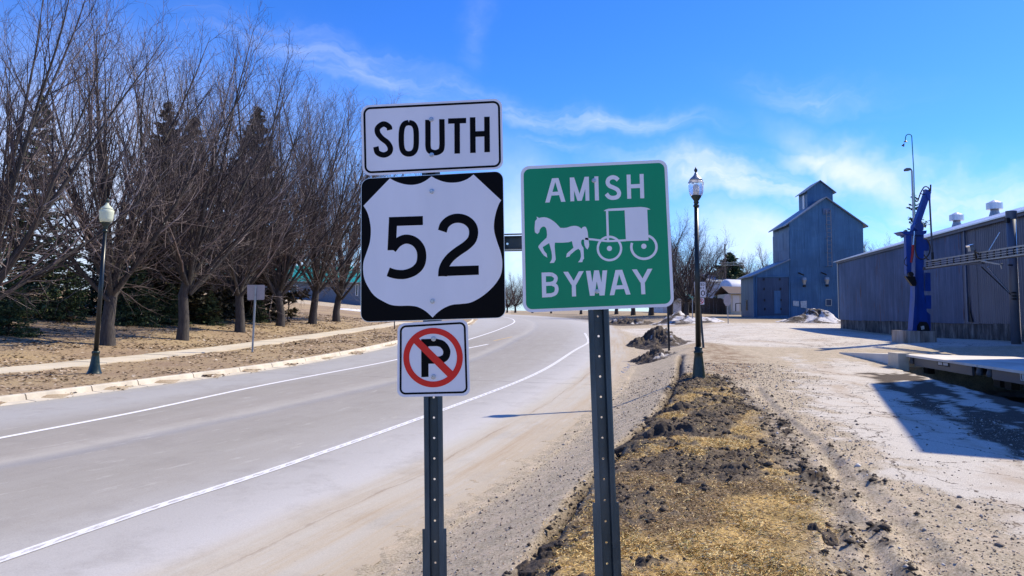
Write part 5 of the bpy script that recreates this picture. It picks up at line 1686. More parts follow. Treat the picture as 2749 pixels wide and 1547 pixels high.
# --- building outside the frame that throws the big shadow
SH = Vector((-SV.x, -SV.y, 0)).normalized(); rat = math.cos(SUN_EL) / math.sin(SUN_EL)
c1 = G(2470, 1215); c2 = G(2335, 1030)
HT = 9.0
k1 = Vector((c1.x, c1.y, 0)) - SH * (HT - c1.z) * rat
k2 = Vector((c2.x, c2.y, 0)) - SH * (HT - c2.z) * rat
e = (k2 - k1).normalized(); nrm = Vector((e.y, -e.x, 0))
tow = empty('scale_house_tower', (k1.x, k1.y, GZ(k1.x, k1.y)), 'tall metal clad building whose shadow falls across the yard from the right', 'building')
gz = GZ(k1.x, k1.y) - .4
pts = [k1, k2, k2 + nrm * 6, k1 + nrm * 6]
tw = MB().prism([p + Vector((0, 0, gz)) for p in pts], (0, 0, HT - gz)); tw.build('wall', M['elev'], tow)
MB().prism([p + Vector((0, 0, HT - .1)) for p in (k1 + nrm * .02 + e * .02, k2 + nrm * .02 - e * .02, k2 + nrm * 5.9, k1 + nrm * 5.9)], (0, 0, .1)).build('roof', M['elev_roof'], tow)
ms = (k1 + k2) / 2 - nrm * .03
MB().prism([ms - e * 1.2 + Vector((0, 0, gz)), ms + e * 1.2 + Vector((0, 0, gz)), ms + e * 1.2 + Vector((0, 0, gz + 3)), ms - e * 1.2 + Vector((0, 0, gz + 3))], nrm * .02).build('door', M['elev_dark'], tow)

# --- truck scale
scale = empty('truck_scale', e0, 'low concrete decked truck scale with a dark gap beneath its steel side', 'truck scale')
secL = (onz(2618, 979, zd) - e0).length
s_ = 0; k = 0
while s_ < 17:
    ln = secL if k == 0 else 4.6
    a = e0 + de * (s_ + .02); b = e0 + de * (s_ + ln - .02)
    MB().prism([a, b, b + ne * 3.2, a + ne * 3.2], (0, 0, -.05)).build('deck_slab', M['deck_concrete'], scale)
    g1 = a + de * (.55 if k == 0 else .45) + Vector((0, 0, -.055)) + ne * .06; g2 = b - de * .35 + Vector((0, 0, -.055)) + ne * .06
    MB().prism([g1, g2, g2 + Vector((0, 0, -.19)), g1 + Vector((0, 0, -.19))], ne * .05).build('side_plate', M['steel_gray'], scale)
    MB().prism([a + Vector((0, 0, -.055)) + ne * .3, b + Vector((0, 0, -.055)) + ne * .3, b + Vector((0, 0, -.24)) + ne * .3, a + Vector((0, 0, -.24)) + ne * .3], ne * 2.6).build('girder', M['black_metal'], scale)
    for q in (a + de * .25, b - de * .15):
        MB().lathe(q + ne * .12 + Vector((0, 0, -.22)), [(.06, 0), (.07, .05), (.05, .12), (.05, .16)], 10).build('load_cell', M['steel_gray'], scale)
        MB().box(q + ne * .5 + Vector((0, 0, -.34)), (.16, .2, .22)).build('pier', M['black_metal'], scale)  # near-black colour paints in the shade beneath the deck
    s_ += ln; k += 1
# name plates on the side
def on_side(px, py):
    v = ray(px, py); o_p = e0 + ne * .055; k_ = (o_p - Vector((0, 0, EYE))).dot(ne) / v.dot(ne)
    return Vector((0, 0, EYE)) + v * k_
pa_ = [on_side(*q) for q in ((2515, 969), (2547, 973), (2549, 986), (2518, 981))]
pp = MB().prism(pa_, -ne * .006).build('name_plate', M['dark'], scale)
for (a, b) in ((2519, 2530), (2533, 2545)):
    y0_ = 969 + (a - 2515) * .125
    q_ = [on_side(a, y0_ + 2.4), on_side(b, y0_ + 3.9), on_side(b + .6, y0_ + 11.0), on_side(a + .6, y0_ + 9.5)]
    MB().prism([v - ne * .007 for v in q_], -ne * .003).build('plate_mark', M['board'], pp)
pa_ = [on_side(*q) for q in ((2738, 1000), (2790, 1008), (2790, 1030), (2741, 1022))]
pp = MB().prism(pa_, -ne * .006).build('name_plate', M['board'], scale)
mb = MB()
for st in ([(2743, 1004), (2744.5, 1019), (2749, 1020)], [(2757, 1006), (2752, 1005.5), (2753, 1021), (2759, 1022)], [(2752.5, 1013), (2757, 1013.8)]):
    for a, b in zip(st[:-1], st[1:]): mb.bar(on_side(*a) - ne * .008, on_side(*b) - ne * .008, .014, .002, up=tuple(ne.cross(de)))
mb.build('lettering', M['sign_black'], pp)
blk = G(2400, 996)
blkc = e0 - de * .20 + ne * .02
o = MB().box(Vector((P(2404, 970, blkc.y).x, blkc.y - .15, zd - .19)), (.27, .5, .44)).build('end_block', M['concrete'], scale)
# approach ramp beyond the deck
a = e0 - de * .04; b = e0 - de * 4.5
za = zd - .01; zb_ = GZ(b.x, b.y) + .02
MB().add([Vector((a.x, a.y, za)), Vector((a.x, a.y, za)) + ne * 3.2, Vector((b.x, b.y, zb_)) + ne * 3.4, Vector((b.x, b.y, zb_)) - ne * .3,
          Vector((a.x, a.y, .6)), Vector((a.x, a.y, .6)) + ne * 3.2, Vector((b.x, b.y, .6)) + ne * 3.4, Vector((b.x, b.y, .6)) - ne * .3],
         [(0, 1, 2, 3), (7, 6, 5, 4), (0, 3, 7, 4), (3, 2, 6, 7), (2, 1, 5, 6), (1, 0, 4, 5)]).build('ramp', M['deck_concrete'], scale)

# --- blue grain probe
gk = G(2474, 920); YK = gk.y + .5
crane = empty('grain_probe_crane', (gk.x, YK, GZ(gk.x, YK)), 'blue hydraulic grain probe crane on a stained concrete block', 'crane')
for (a, b) in ((2433, 2471.5), (2473, 2515)):
    v = [P(a, 921, YK - .5), P(b, 921, YK - .5)]
    zt = P(2474, 889, YK - .5).z
    MB().box(((v[0].x + v[1].x) / 2, YK, (zt + v[0].z - .25) / 2 + .0), (v[1].x - v[0].x, 1.0, zt - v[0].z + .25)).build('base_block', M['block'], crane)
BP = M['blue_paint']
pprism([(2450, 890), (2496, 890), (2487, 830), (2480, 780), (2480, 622), (2457, 622), (2457, 780), (2455, 820)], YK - .12, .34, 'column', BP, crane)
pprism([(2449.5, 889), (2461, 889), (2463, 760), (2457, 700), (2456, 800)], YK - .2, .05, 'column_gusset', BP, crane)
ex = bpy.context
pprism([(2484, 834), (2498, 845), (2499, 888), (2490, 888)], YK - .05, .12, 'column_gusset', BP, crane)
pprism([(2463, 890), (2497, 890), (2493, 872), (2488, 865), (2472, 864), (2466, 872)], YK - .20, .06, 'skirt', M['dark'], crane)
pprism([(2472, 876), (2481, 875), (2482, 884), (2474, 886)], YK - .22, .01, 'decal', M['board'], crane)
pprism([(2417, 622), (2488, 619), (2487, 627), (2478, 631), (2428, 630)], YK - .25, .5, 'turntable', BP, crane)
pprism([(2432, 632), (2447, 632), (2447, 735), (2434, 736)], YK - .28, .16, 'stick_arm', BP, crane)
pprism([(2431, 742), (2456, 742), (2461, 760), (2459, 768), (2450, 768)], YK - .28, .12, 'bracket', M['black_metal'], crane)
MB().lathe(P(2442, 737, YK - .30), [(.09, -.0), (.09, .12)], 12, (0, -1, 0)).build('pivot', M['dark'], crane)
pprism([(2479, 643), (2494, 644), (2494, 673), (2479, 673)], YK - .1, .2, 'control_box', BP, crane)
pprism([(2484, 732.5), (2498, 732.5), (2499, 782), (2484, 782)], YK - .1, .22, 'control_box', BP, crane)
pprism([(2485, 793), (2500, 793), (2500, 829), (2485, 829)], YK - .1, .22, 'control_box', BP, crane)
bm_ = MB().bar(P(2453, 622, YK - .02), P(2490, 514, YK - .02), .19, .2, up=(0, 1, 0)).build('boom', BP, crane)
MB().lathe(P(2455, 612, YK + .14), [(.16, 0), (.16, .34)], 14, (0, -1, 0)).build('boom_pivot', BP, crane)
pprism([(2485, 508), (2499, 512), (2498, 537), (2493, 537), (2488, 528)], YK - .14, .2, 'boom_head', BP, crane)
MB().tube([P(2498.5, 496, YK - .1), P(2498, 514, YK - .1)], .028, 8).build('probe_tip', M['black_metal'], crane)
MB().tube([P(2495.5, 536, YK - .04), P(2503, 680, YK - .04)], .032, 8).build('probe_tube', M['steel_gray'], crane)
MB().tube([P(2503, 678, YK - .04), P(2503.5, 704, YK - .04)], .045, 8).build('probe_nozzle', M['rubber'], crane)
MB().tube([P(2455, 621, YK - .3), P(2451, 660, YK - .3)], .024, 8).build('piston_rod', M['chrome'], crane)
MB().tube([P(2451, 658, YK - .3), P(2450, 680, YK - .3), P(2446, 705, YK - .3)], [.048, .045, .04], 8).build('hydraulic_cylinder', M['red_paint'], crane)
hose = lambda pts, r, Yh: MB().tube([P(a, b, Yh) for a, b in cat_rom(pts, 7)], r, 6).build('hose', M['rubber'], crane)
hose([(2464, 540), (2472, 517), (2482, 502), (2492, 504), (2496, 514)], .022, YK - .16)
hose([(2458, 640), (2457, 670), (2463, 690), (2478, 696), (2492, 685), (2497, 665), (2490, 645), (2482, 640)], .022, YK - .30)
hose([(2480, 684), (2492, 698), (2510, 702), (2522, 700)], .022, YK - .1)
hose([(2434, 690), (2428, 700), (2429, 710), (2436, 714)], .014, YK - .3)
hose([(2503, 704), (2504, 712), (2510, 716)], .03, YK - .04)
for a, b in (((2470, 520), (2487, 524)),):
    MB().bar(P(*a, YK - .1), P(*b, YK - .1), .03).build('hose_clamp', M['black_metal'], crane)

# --- pipe column with cable tray
gpz = G(2730, 924)
Yp = gpz.y
pc = empty('pipe_column', (gpz.x, Yp, GZ(gpz.x, Yp)), 'grey steel pipe column at the right edge carrying a cable tray', 'column')
MB().tube([P(2729, 928, Yp), P(2714.5, 570, Yp)], 12.3 * Yp / FPX, 18).build('pipe', M['pole_gray'], pc, True)
MB().tube([P(2715.3, 590, Yp), P(2714.3, 567, Yp)], 13.5 * Yp / FPX, 18).build('collar', M['pole_gray'], pc)
MB().box(P(2704, 592, Yp - .1), (.10, .12, .16)).build('junction_box', M['black_metal'], pc)
MB().tube([P(2727, 584, Yp - .12), P(2732, 690, Yp - .25), P(2743, 925, Yp - .12)], .022, 8).build('conduit', M['chrome'], pc)
for yy_ in (712, 786, 795, 803):
    MB().box(P(2722 if yy_ > 780 else 2712, yy_, Yp - .18), (.13, .06, .045)).build('clamp', M['black_metal'], pc)
MB().tube([P(2652, 717, Yp - .2), P(2709, 785, Yp - .2)], .020, 8).build('brace', M['chrome'], pc)
MB().tube([P(2634, 716, Yp - .1), P(2713, 791, Yp - .1)], .018, 8).build('brace', M['black_metal'], pc)
MB().tube([P(2684, 624, Yp - .3), P(2655, 673, Yp - .3)], .020, 8).build('stay_rod', M['chrome'], pc)
tray = empty('cable_tray', P(2484, 710, Yp + 2.0), 'slatted steel cable tray running from the blue crane to the right edge', 'cable tray')
TL = lambda px: (Yp + 2.2) + (Yp - 2.6 - (Yp + 2.2)) * (px - 2484) / (2760 - 2484)
def tline(px, k):      # k 0 top .. 1 bottom
    top = 700 + (659.5 - 700) * (px - 2500) / 249.0; bot = 718 + (683 - 718) * (px - 2500) / 249.0
    return P(px, top + (bot - top) * k, TL(px))
for k, wd in ((0, .045), (.34, .022), (.62, .022), (1, .045)):
    mb = MB()
    pts = [tline(px, k) for px in (2486, 2560, 2640, 2720, 2800)]
    for a, b in zip(pts[:-1], pts[1:]): mb.bar(a, b, wd, wd)
    o = mb.build('rail', M['galv'], tray)
px = 2490
while px < 2800:
    MB().bar(tline(px, -.02) + Vector((0, .03, 0)), tline(px, 1.02) + Vector((0, .03, 0)), .04, .03, up=(0, 1, 0)).build('post', M['black_metal'], tray)
    a = tline(px, 1.0); MB().bar(a + Vector((0, 0, -.01)), a + Vector((.1, .38, -.01)), .03, .03).build('rung', M['steel_gray'], tray)
    px += 18
mb = MB(); pts = [tline(px, 1.0) + Vector((.1, .38, 0)) for px in (2486, 2560, 2640, 2720, 2800)]
for a, b in zip(pts[:-1], pts[1:]): mb.bar(a, b, .03, .10)
mb.build('rail', M['steel_gray'], tray)
MB().bar(P(2583, 711, TL(2583)), P(2640, 706, TL(2640)), .12, .05).build('support_beam', M['steel_gray'], tray)
MB().bar(P(2637, 701, TL(2640) - .05), P(2688, 710, TL(2688) - .05), .10, .045).build('bracket', M['galv'], tray)
MB().bar(P(2687, 709, TL(2688) - .05), P(2690, 722, TL(2688) - .05), .04, .03).build('bracket', M['galv'], tray)
fl = empty('flood_light', P(2618, 690, TL(2618) - .08), 'small floodlight on a bent arm above the cable tray', 'floodlight')
MB().tube([P(2624, 698, TL(2618) - .08), P(2619, 686, TL(2618) - .1), P(2616, 668, TL(2618) - .1)], .026, 8).build('arm', M['black_metal'], fl)
hd = pprism([(2604, 660), (2615, 657), (2618, 672), (2607, 675)], TL(2618) - .22, .16, 'lamp_head', M['galv'], fl)
pprism([(2602, 659), (2616, 655), (2616, 659), (2604, 663)], TL(2618) - .24, .20, 'visor', M['chrome'], hd)
MB().tube([P(a, b, TL(2620) - .15) for a, b in cat_rom([(2618, 676), (2628, 684), (2628, 694), (2621, 697), (2618, 690)], 6)], .02, 6).build('cable', M['rubber'], fl)

# --- light poles behind the barn
YL = 64.0
lp = empty('light_pole', (P(2452, 850, YL).x, YL, GZ(30, YL)), 'tall grey street light pole with a cobra head above the blue crane', 'light pole')
gzl = GZ(P(2456, 850, YL).x, YL)
MB().tube([Vector((P(2462, 850, YL).x, YL, gzl)), P(2448, 459, YL)], [.12, .075], 10).build('pole', M['galv'], lp)
MB().bar(P(2449, 459, YL), P(2440, 453, YL), .07).build('arm', M['galv'], lp)
pprism([(2430, 455), (2434, 451), (2444, 451), (2449, 456), (2443, 458), (2432, 459)], YL - .15, .3, 'lamp_head', M['steel_gray'], lp)
YL2 = 66.0
lp2 = empty('gooseneck_lamp', (P(2455, 850, YL2).x, YL2, GZ(30, YL2)), 'very tall thin green gooseneck pole with two small hanging lamps', 'light pole')
MB().tube([Vector((P(2464, 850, YL2).x, YL2, gzl))] + [P(a, b, YL2) for a, b in [(2453, 460)] + cat_rom([(2448, 372), (2447, 365), (2443, 361.5), (2438, 361), (2433, 364), (2431, 370), (2430.5, 378)], 4)], .045, 8).build('pole', M['street_green'], lp2)
MB().lathe(P(2431, 381.5, YL2), [(.17, 0), (.12, .06), (.05, .14)], 12).build('lamp_head', M['steel_gray'], lp2)
MB().lathe(P(2424, 392, YL2), [(.13, 0), (.08, .12), (.03, .26)], 12, (.5, 0, .85)).build('lamp_head', M['steel_gray'], lp2)

# --- things beyond the side street
def house(name, Y, x0, x1, ye, yr, label, cat, wall, roof, dep=7, gable_front=False, zoff=0, over=.35):
    a = P(x0, ye, Y); b = P(x1, ye, Y); zr_ = P((x0 + x1) / 2, yr, Y).z; zb0 = GZ((a.x + b.x) / 2, Y) - .2
    h_ = empty(name, (a.x, Y, zb0 + .2), label, cat)
    ze_ = (a.z + b.z) / 2
    MB().hexa([Vector((a.x, Y, zb0)), Vector((b.x, Y, zb0)), Vector((b.x, Y + dep, zb0)), Vector((a.x, Y + dep, zb0)), Vector((a.x, Y, ze_)), Vector((b.x, Y, ze_)), Vector((b.x, Y + dep, ze_)), Vector((a.x, Y + dep, ze_))]).build('wall', wall, h_)
    if gable_front:
        m_ = (a.x + b.x) / 2
        MB().prism([Vector((a.x, Y + .01, ze_ + .003)), Vector((b.x, Y + .01, ze_ + .003)), Vector((m_, Y + .01, zr_))], (0, dep - .02, 0)).build('gable', wall, h_)
        for xe in (a.x, b.x):
            sg = 1 if xe > m_ else -1; s = (zr_ - ze_) / abs(m_ - xe)
            MB().prism([Vector((m_, Y - over, zr_ + .03)), Vector((xe + sg * over, Y - over, ze_ - s * over + .03)), Vector((xe + sg * over, Y - over, ze_ - s * over + .13)), Vector((m_, Y - over, zr_ + .13))], (0, dep + 2 * over, 0)).build('roof_slope', roof, h_)
    else:
        m_ = Y + dep / 2
        for yy_, sg in ((Y, -1), (Y + dep, 1)):
            s = (zr_ - ze_) / (dep / 2)
            MB().prism([Vector((a.x - over, m_, zr_ + .03)), Vector((a.x - over, yy_ + sg * over, ze_ - s * over + .03)), Vector((a.x - over, yy_ + sg * over, ze_ - s * over + .13)), Vector((a.x - over, m_, zr_ + .13))], (b.x - a.x + 2 * over, 0, 0)).build('roof_slope', roof, h_)
    return h_, a, b, zb0, ze_


h_, a, b, z0, z1 = house('pale_shed', 96, 1780, 1829, 806, 801, 'pale blue white low shed by the bottom right corner of the green sign', 'shed', M['white_siding'], M['roof_pale'])
h_, a, b, z0, z1 = house('dark_shed', 98, 1830, 1872, 800, 794, 'dark open fronted shed behind the street name sign', 'shed', M['wood'], M['roof_dark'])
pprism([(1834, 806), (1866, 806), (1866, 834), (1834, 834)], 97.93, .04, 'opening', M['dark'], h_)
h_, a, b, z0, z1 = house('white_house', 118, 1905, 2000, 757, 733, 'white building with a pale metal roof behind the round tank', 'house', M['white_siding'], M['roof_pale'], 12)
h_, a, b, z0, z1 = house('cream_garage', 92, 1962, 2004, 789, 770, 'small cream garage with a brown roof left of the elevator shed', 'garage', M['cream'], M['roof_dark'], 6)
pprism([(1967, 793), (1985, 793), (1985, 836), (1967, 836)], 91.94, .04, 'garage_door', M['trim_white'], h_)
MB().bar(P(1961, 788, 91.6), P(2004, 788, 91.6), .16, .05).build('fascia', M['trim_white'], h_)
rl = empty('pipe_railing', (P(1975, 833, 84).x, 84, GZ(25, 84)), 'dark pipe railing in front of the cream garage', 'railing')
for a, b in (((1975, 836), (1975, 815)), ((1975, 815), (1992, 814)), ((1990, 836), (1990, 814))): MB().bar(P(*a, 84), P(*b, 84), .08).build('rail' if a[1] == b[1] + 1 else 'post', M['black_metal'], rl)
# storage tank
YT = 100.0
rt = 33 * YT / FPX; a = P(1952, 783, YT)
tk = empty('storage_tank', (a.x, YT, GZ(a.x, YT)), 'big round white storage tank lying on its side left of the elevator', 'tank')
prof = [(.02, 0)] + [(rt * math.sin(math.radians(q)), rt * .45 * (1 - math.cos(math.radians(q)))) for q in range(10, 91, 10)] + [(rt, 9.0), (rt * .7, 9.6), (.02, 9.8)]
MB().lathe(a - Vector((rt * .45, 0, 0)), prof, 32, (1, .25, 0)).build('shell', M['tank_white'], tk, True)
for q in (1.2, 6.5): MB().box(a + Vector((q, q * .25, -rt - .3)), (.5, 1.6, 1.0)).build('saddle', M['concrete'], tk)
# board fence
YFn = 94.0
fn = empty('board_fence', (P(1891, 838, YFn).x, YFn, GZ(P(1891, 838, YFn).x, YFn)), 'dark weathered board fence below the round white tank', 'fence')
px = 1872.0
while px < 1958:
    w_ = rnd.uniform(3.6, 4.4); tp = 800 + rnd.uniform(-1, 1) + (0 if px < 1930 else (px - 1930) * .3)
    a = P(px, tp, YFn + rnd.uniform(-.03, .03)); b = P(px + w_ - .35, tp, YFn); zb1 = GZ(a.x, YFn) - .1
    MB().hexa([Vector((a.x, a.y, zb1)), Vector((b.x, a.y, zb1)), Vector((b.x, a.y + .04, zb1)), Vector((a.x, a.y + .04, zb1)), Vector((a.x, a.y, a.z)), Vector((b.x, a.y, a.z)), Vector((b.x, a.y + .04, a.z)), Vector((a.x, a.y + .04, a.z))]).build('board', M['wood'], fn)
    px += w_
for q in (808, 830): MB().bar(P(1873, q, YFn + .12), P(1957, q, YFn + .12), .1, .06).build('rail', M['wood'], fn)


def utility_pole(px, ytop, Y, arms, label):
    a = P(px, ytop, Y); r_ = empty('utility_pole', (a.x, Y, GZ(a.x, Y)), label, 'utility pole', None)
    MB().tube([Vector((a.x, Y, GZ(a.x, Y) - .2)), a], [.15, .10], 8).build('pole', M['pole_wood'], r_)
    for (x0, x1, y) in arms:
        MB().bar(P(x0, y, Y - .1), P(x1, y, Y - .1), .12, .12).build('crossarm', M['wood_pale'], r_)
        for q in (.05, .35, .65, .95): MB().lathe(P(x0 + (x1 - x0) * q, y - 1, Y - .1), [(.05, 0), (.06, .1), (.03, .18)], 6).build('insulator', M['galv'], r_)


M['wood_pale'] = simple('pale_crossarm', (0.42, 0.40, 0.30), .8)
utility_pole(1946, 655, 112, [(1934, 1990, 706), (1935, 1988, 712)], 'utility pole with two long pale crossarms before the round evergreen')
utility_pole(2059, 709, 125, [(2048, 2070, 715)], 'far utility pole top showing above the elevator shed roof')

# --- green roofed building across the lawn
YG = 96.0
a = P(548, 759, YG); b = P(1010, 752, YG); zg = min(GZ(a.x, YG), GZ(b.x, YG)) - .3
zeg = (a.z + b.z) / 2; zrg = P(700, 712, YG + 6).z
gb = empty('green_roof_building', (a.x, YG, zg + .3), 'long low slate blue building with a teal green metal roof beyond the lawn', 'building')
MB().hexa([Vector((a.x, YG, zg)), Vector((b.x, YG, zg)), Vector((b.x, YG + 12, zg)), Vector((a.x, YG + 12, zg)), Vector((a.x, YG, zeg)), Vector((b.x, YG, zeg)), Vector((b.x, YG + 12, zeg)), Vector((a.x, YG + 12, zeg))]).build('wall', M['wall_slate'], gb)
rr0 = [Vector((a.x - .6, YG - .6, zeg + .005)), Vector((b.x + .6, YG - .6, zeg + .005)), Vector((b.x + .6, YG + 12.6, zeg + .005)), Vector((a.x - .6, YG + 12.6, zeg + .005)), Vector((a.x + 4.5, YG + 6, zrg)), Vector((b.x - 4.5, YG + 6, zrg))]
MB().add(rr0, [(3, 2, 1, 0), (0, 1, 5, 4), (1, 2, 5), (2, 3, 4, 5), (3, 0, 4)]).build('roof', M['roof_green'], gb)
k = a.x + .4
while k < b.x:
    y_top = YG + 6; f_ = min(1, (k - a.x + .6) / 5.1, (b.x + .6 - k) / 5.1)
    p0 = Vector((k, YG - .6, zeg + .04)); p1 = p0 + (Vector((k, YG + 6, zrg + .04)) - p0) * max(.05, f_)
    MB().bar(p0, p1, .06, .05).build('roof_seam', M['roof_green'], gb); k += .9
MB().bar(Vector((a.x - .6, YG - .62, zeg - .06)), Vector((b.x + .6, YG - .62, zeg - .06)), .16, .05).build('fascia', M['trim_white'], gb)
for px in (620, 675, 730, 788, 958):
    c_ = P(px, 779, YG - .03); w_, hh = (1.0, 1.2) if px != 958 else (.35, 1.5)
    fr = MB().box(c_, (w_, .06, hh)).build('window', M['trim_white'], gb)
    MB().box(c_ + Vector((0, -.04, 0)), (w_ - .16, .02, hh - .16)).build('pane', M['window_dark'], fr)
for px in (700, 860):
    c_ = P(px, 785, YG - .03); MB().box(c_, (1.0, .06, 2.0)).build('door', M['wall_slate'], gb)

# ------------------------------------------------------------------ trees
def bare_tree_data(seed, H, th, n_limb, n_lat, n_tw, n_tl, r0, spread=1.0, sweep=1.0):
    """short trunk, a fan of long rising limbs, then laterals, twigs and twiglets; returns mesh data for trunk and crown"""
    rs = np.random.RandomState(seed)
    up = np.array([0, 0, 1.0])

    def grow(starts, dirs, lens, segs, curve_up, wander):
        n = len(starts); pts = np.empty((n, segs + 1, 3)); pts[:, 0] = starts; d = dirs.copy()
        for s in range(segs):
            d = d + up * (curve_up / segs)[:, None] + rs.normal(0, wander, (n, 3))
            d /= np.linalg.norm(d, axis=1, keepdims=True)
            pts[:, s + 1] = pts[:, s] + d * (lens / segs)[:, None]
        return pts

    def children(pts, rad, k, lo, hi, ang0, ang1):
        """k children on each line"""
        n, m, _ = pts.shape
        tt = (np.linspace(lo, hi, k)[None, :] + rs.uniform(-.5, .5, (n, k)) * (hi - lo) / k).clip(0.02, .985) * (m - 1)
        i = tt.astype(int).clip(0, m - 2); f = (tt - i)[..., None]
        idx = np.arange(n)[:, None]
        st = pts[idx, i] * (1 - f) + pts[idx, i + 1] * f
        dr = pts[idx, i + 1] - pts[idx, i]; dr /= np.linalg.norm(dr, axis=2, keepdims=True)
        rr = rad[idx, i] * (1 - f[..., 0]) + rad[idx, i + 1] * f[..., 0]
        rv = rs.normal(0, 1, (n, k, 3)); rv -= dr * (rv * dr).sum(2, keepdims=True); rv /= np.linalg.norm(rv, axis=2, keepdims=True)
        an = rs.uniform(ang0, ang1, (n, k, 1))
        d = dr * np.cos(an) + rv * np.sin(an)
        return st.reshape(-1, 3), d.reshape(-1, 3), rr.ravel(), (tt / (m - 1)).ravel()

    tp = np.array([[(0, 0, -.15), (rs.normal(0, .04), rs.normal(0, .04), th * .35), (rs.normal(0, .07), rs.normal(0, .07), th * .75), (rs.normal(0, .1), rs.normal(0, .1), th * 1.05)]])
    tr = np.array([[r0 * 1.35, r0 * 1.0, r0 * .92, r0 * .95]])
    # main limbs
    az = np.arange(n_limb) * 2.39996 + rs.uniform(-.3, .3, n_limb)
    inc = np.linspace(.12, .98, n_limb) ** .8 * 1.02 * spread
    st = np.stack([tp[0, -1, 0] + np.cos(az) * r0 * .25, tp[0, -1, 1] + np.sin(az) * r0 * .25, th * (1.05 - .38 * np.linspace(0, 1, n_limb) * rs.uniform(.4, 1, n_limb))], -1)
    d = np.stack([np.cos(az) * np.sin(inc), np.sin(az) * np.sin(inc), np.cos(inc)], -1)
    ln = (H - th) * (1.04 - .22 * (inc / 1.0)) * rs.uniform(.9, 1.05, n_limb)
    limbs = grow(st, d, ln, 11, .55 * inc * sweep, .035)
    lr = r0 * (.50 - .18 * inc)[:, None] * (1 - np.linspace(0, 1, 12) ** .9)[None, :] + .008
    s1, d1, r1, t1 = children(limbs, lr, n_lat, .10, .97, .28, .70)
    l1 = (H - th) * (.50 - .38 * t1) * rs.uniform(.6, 1.15, len(t1))
    L1 = grow(s1, d1, l1, 6, np.full(len(t1), .55) * sweep, .06)
    R1 = np.maximum(.0075, r1 * .48)[:, None] * (1 - .82 * np.linspace(0, 1, 7))[None, :] + .002
    # tangle of low side shoots round the crown's foot
    s0, d0, r_0, t0 = children(limbs, lr, 7, .03, .42, .8, 1.5)
    l0 = rs.uniform(.9, 2.3, len(t0)) * H / 14
    L0 = grow(s0, d0, l0, 6, rs.uniform(-.25, .5, len(t0)), .14)
    L1 = np.concatenate([L1, L0]); l1 = np.concatenate([l1, l0]); r1 = np.concatenate([r1, np.minimum(r_0 * .4, .03)])
    R1 = np.maximum(.0075, r1 * .45)[:, None] * (1 - .82 * np.linspace(0, 1, 7))[None, :] + .002
    s2, d2, r2, t2 = children(L1, R1, n_tw, .12, .98, .4, .9)
    l2 = np.repeat(l1, n_tw) * (.50 - .25 * t2) * rs.uniform(.6, 1.2, len(t2)) + .25
    L2 = grow(s2, d2, l2, 4, np.full(len(t2), .35), .10)
    R2 = np.maximum(.0055, np.minimum(r2 * .6, .014))[:, None] * (1 - .55 * np.linspace(0, 1, 5))[None, :]
    s3, d3, r3, t3 = children(L2, R2, n_tl, .15, .98, .4, .95)
    l3 = np.repeat(l2, n_tl) * .42 * rs.uniform(.5, 1.3, len(t3)) + .10
    L3 = grow(s3, d3, l3, 2, np.full(len(t3), .2), .12)
    R3 = np.full((len(t3), 3), .0048) * np.array([1, .8, .5])
    Vt, Ft = tubes_np(tp, tr, 12)
    Vl, Fl = tubes_np(limbs, lr, 6)
    trunk = np_mesh('trunk', np.concatenate([Vt, Vl]), np.concatenate([Ft, Fl + len(Vt)]), M['bark'], True)
    vs, fs = [], []; k = 0
    for (a, b, n_) in ((L1, R1, 4), (L2, R2, 3), (L3, R3, 3)):
        v, f = tubes_np(a, b, n_); vs.append(v); fs.append(f + k); k += len(v)
    crown = np_mesh('crown', np.concatenate(vs), np.concatenate(fs), M['twig'], True)
    return trunk, crown


def place_tree(data, loc, rot, sc, label, group, cat='tree', mat=None):
    r_ = empty('bare_tree', loc, label, cat, group); r_.rotation_euler = (0, 0, rot); r_.scale = (sc, sc, sc)
    for nm, me_ in zip(('trunk', 'crown'), data):
        ob(nm, me_, r_)
    return r_


T_A = bare_tree_data(11, 14.0, 2.6, 15, 13, 9, 2, .24, .82, 1.5)
T_B = bare_tree_data(12, 14.0, 2.3, 14, 13, 9, 2, .21, .88, 1.45)
T_C = bare_tree_data(23, 14.0, 2.7, 14, 13, 9, 2, .22, .78, 1.5)
T_D = bare_tree_data(44, 14.0, 2.0, 15, 13, 9, 2, .21, .85, 1.6)
ROW = [(T_B, -75, 985, -260, 1.0, 'leaning bare tree whose trunk is cut off by the left edge of the picture'),
       (T_A, 290, 934, -40, 3.9, 'largest bare tree, forking low just behind the left lamp post'),
       (T_C, 489, 919, 22, 1.1, 'bare tree between the left lamp post and the blank sign, second trunk from the lamp'),
       (T_B, 644, 897, 95, 5.0, 'bare tree whose trunk stands just left of the blank sign plate'),
       (T_D, 751, 880, 178, 5.0, 'bare tree with a slim trunk just right of the blank sign plate'),
       (T_B, 838, 874, 192, 1.5, 'bare tree with two wide low limbs, second from the shield sign'),
       (T_D, 903, 867, 240, 2.2, 'bare tree nearest the left side of the shield sign')]
for data, px, py, top, rot, lab in ROW:
    g = G(px, py)
    Hh = (py - top) * g.y / FPX
    place_tree(data, (g.x, g.y, GZ(g.x, g.y)), rot, Hh / 14.6, lab, 'bare trees lining the left sidewalk')
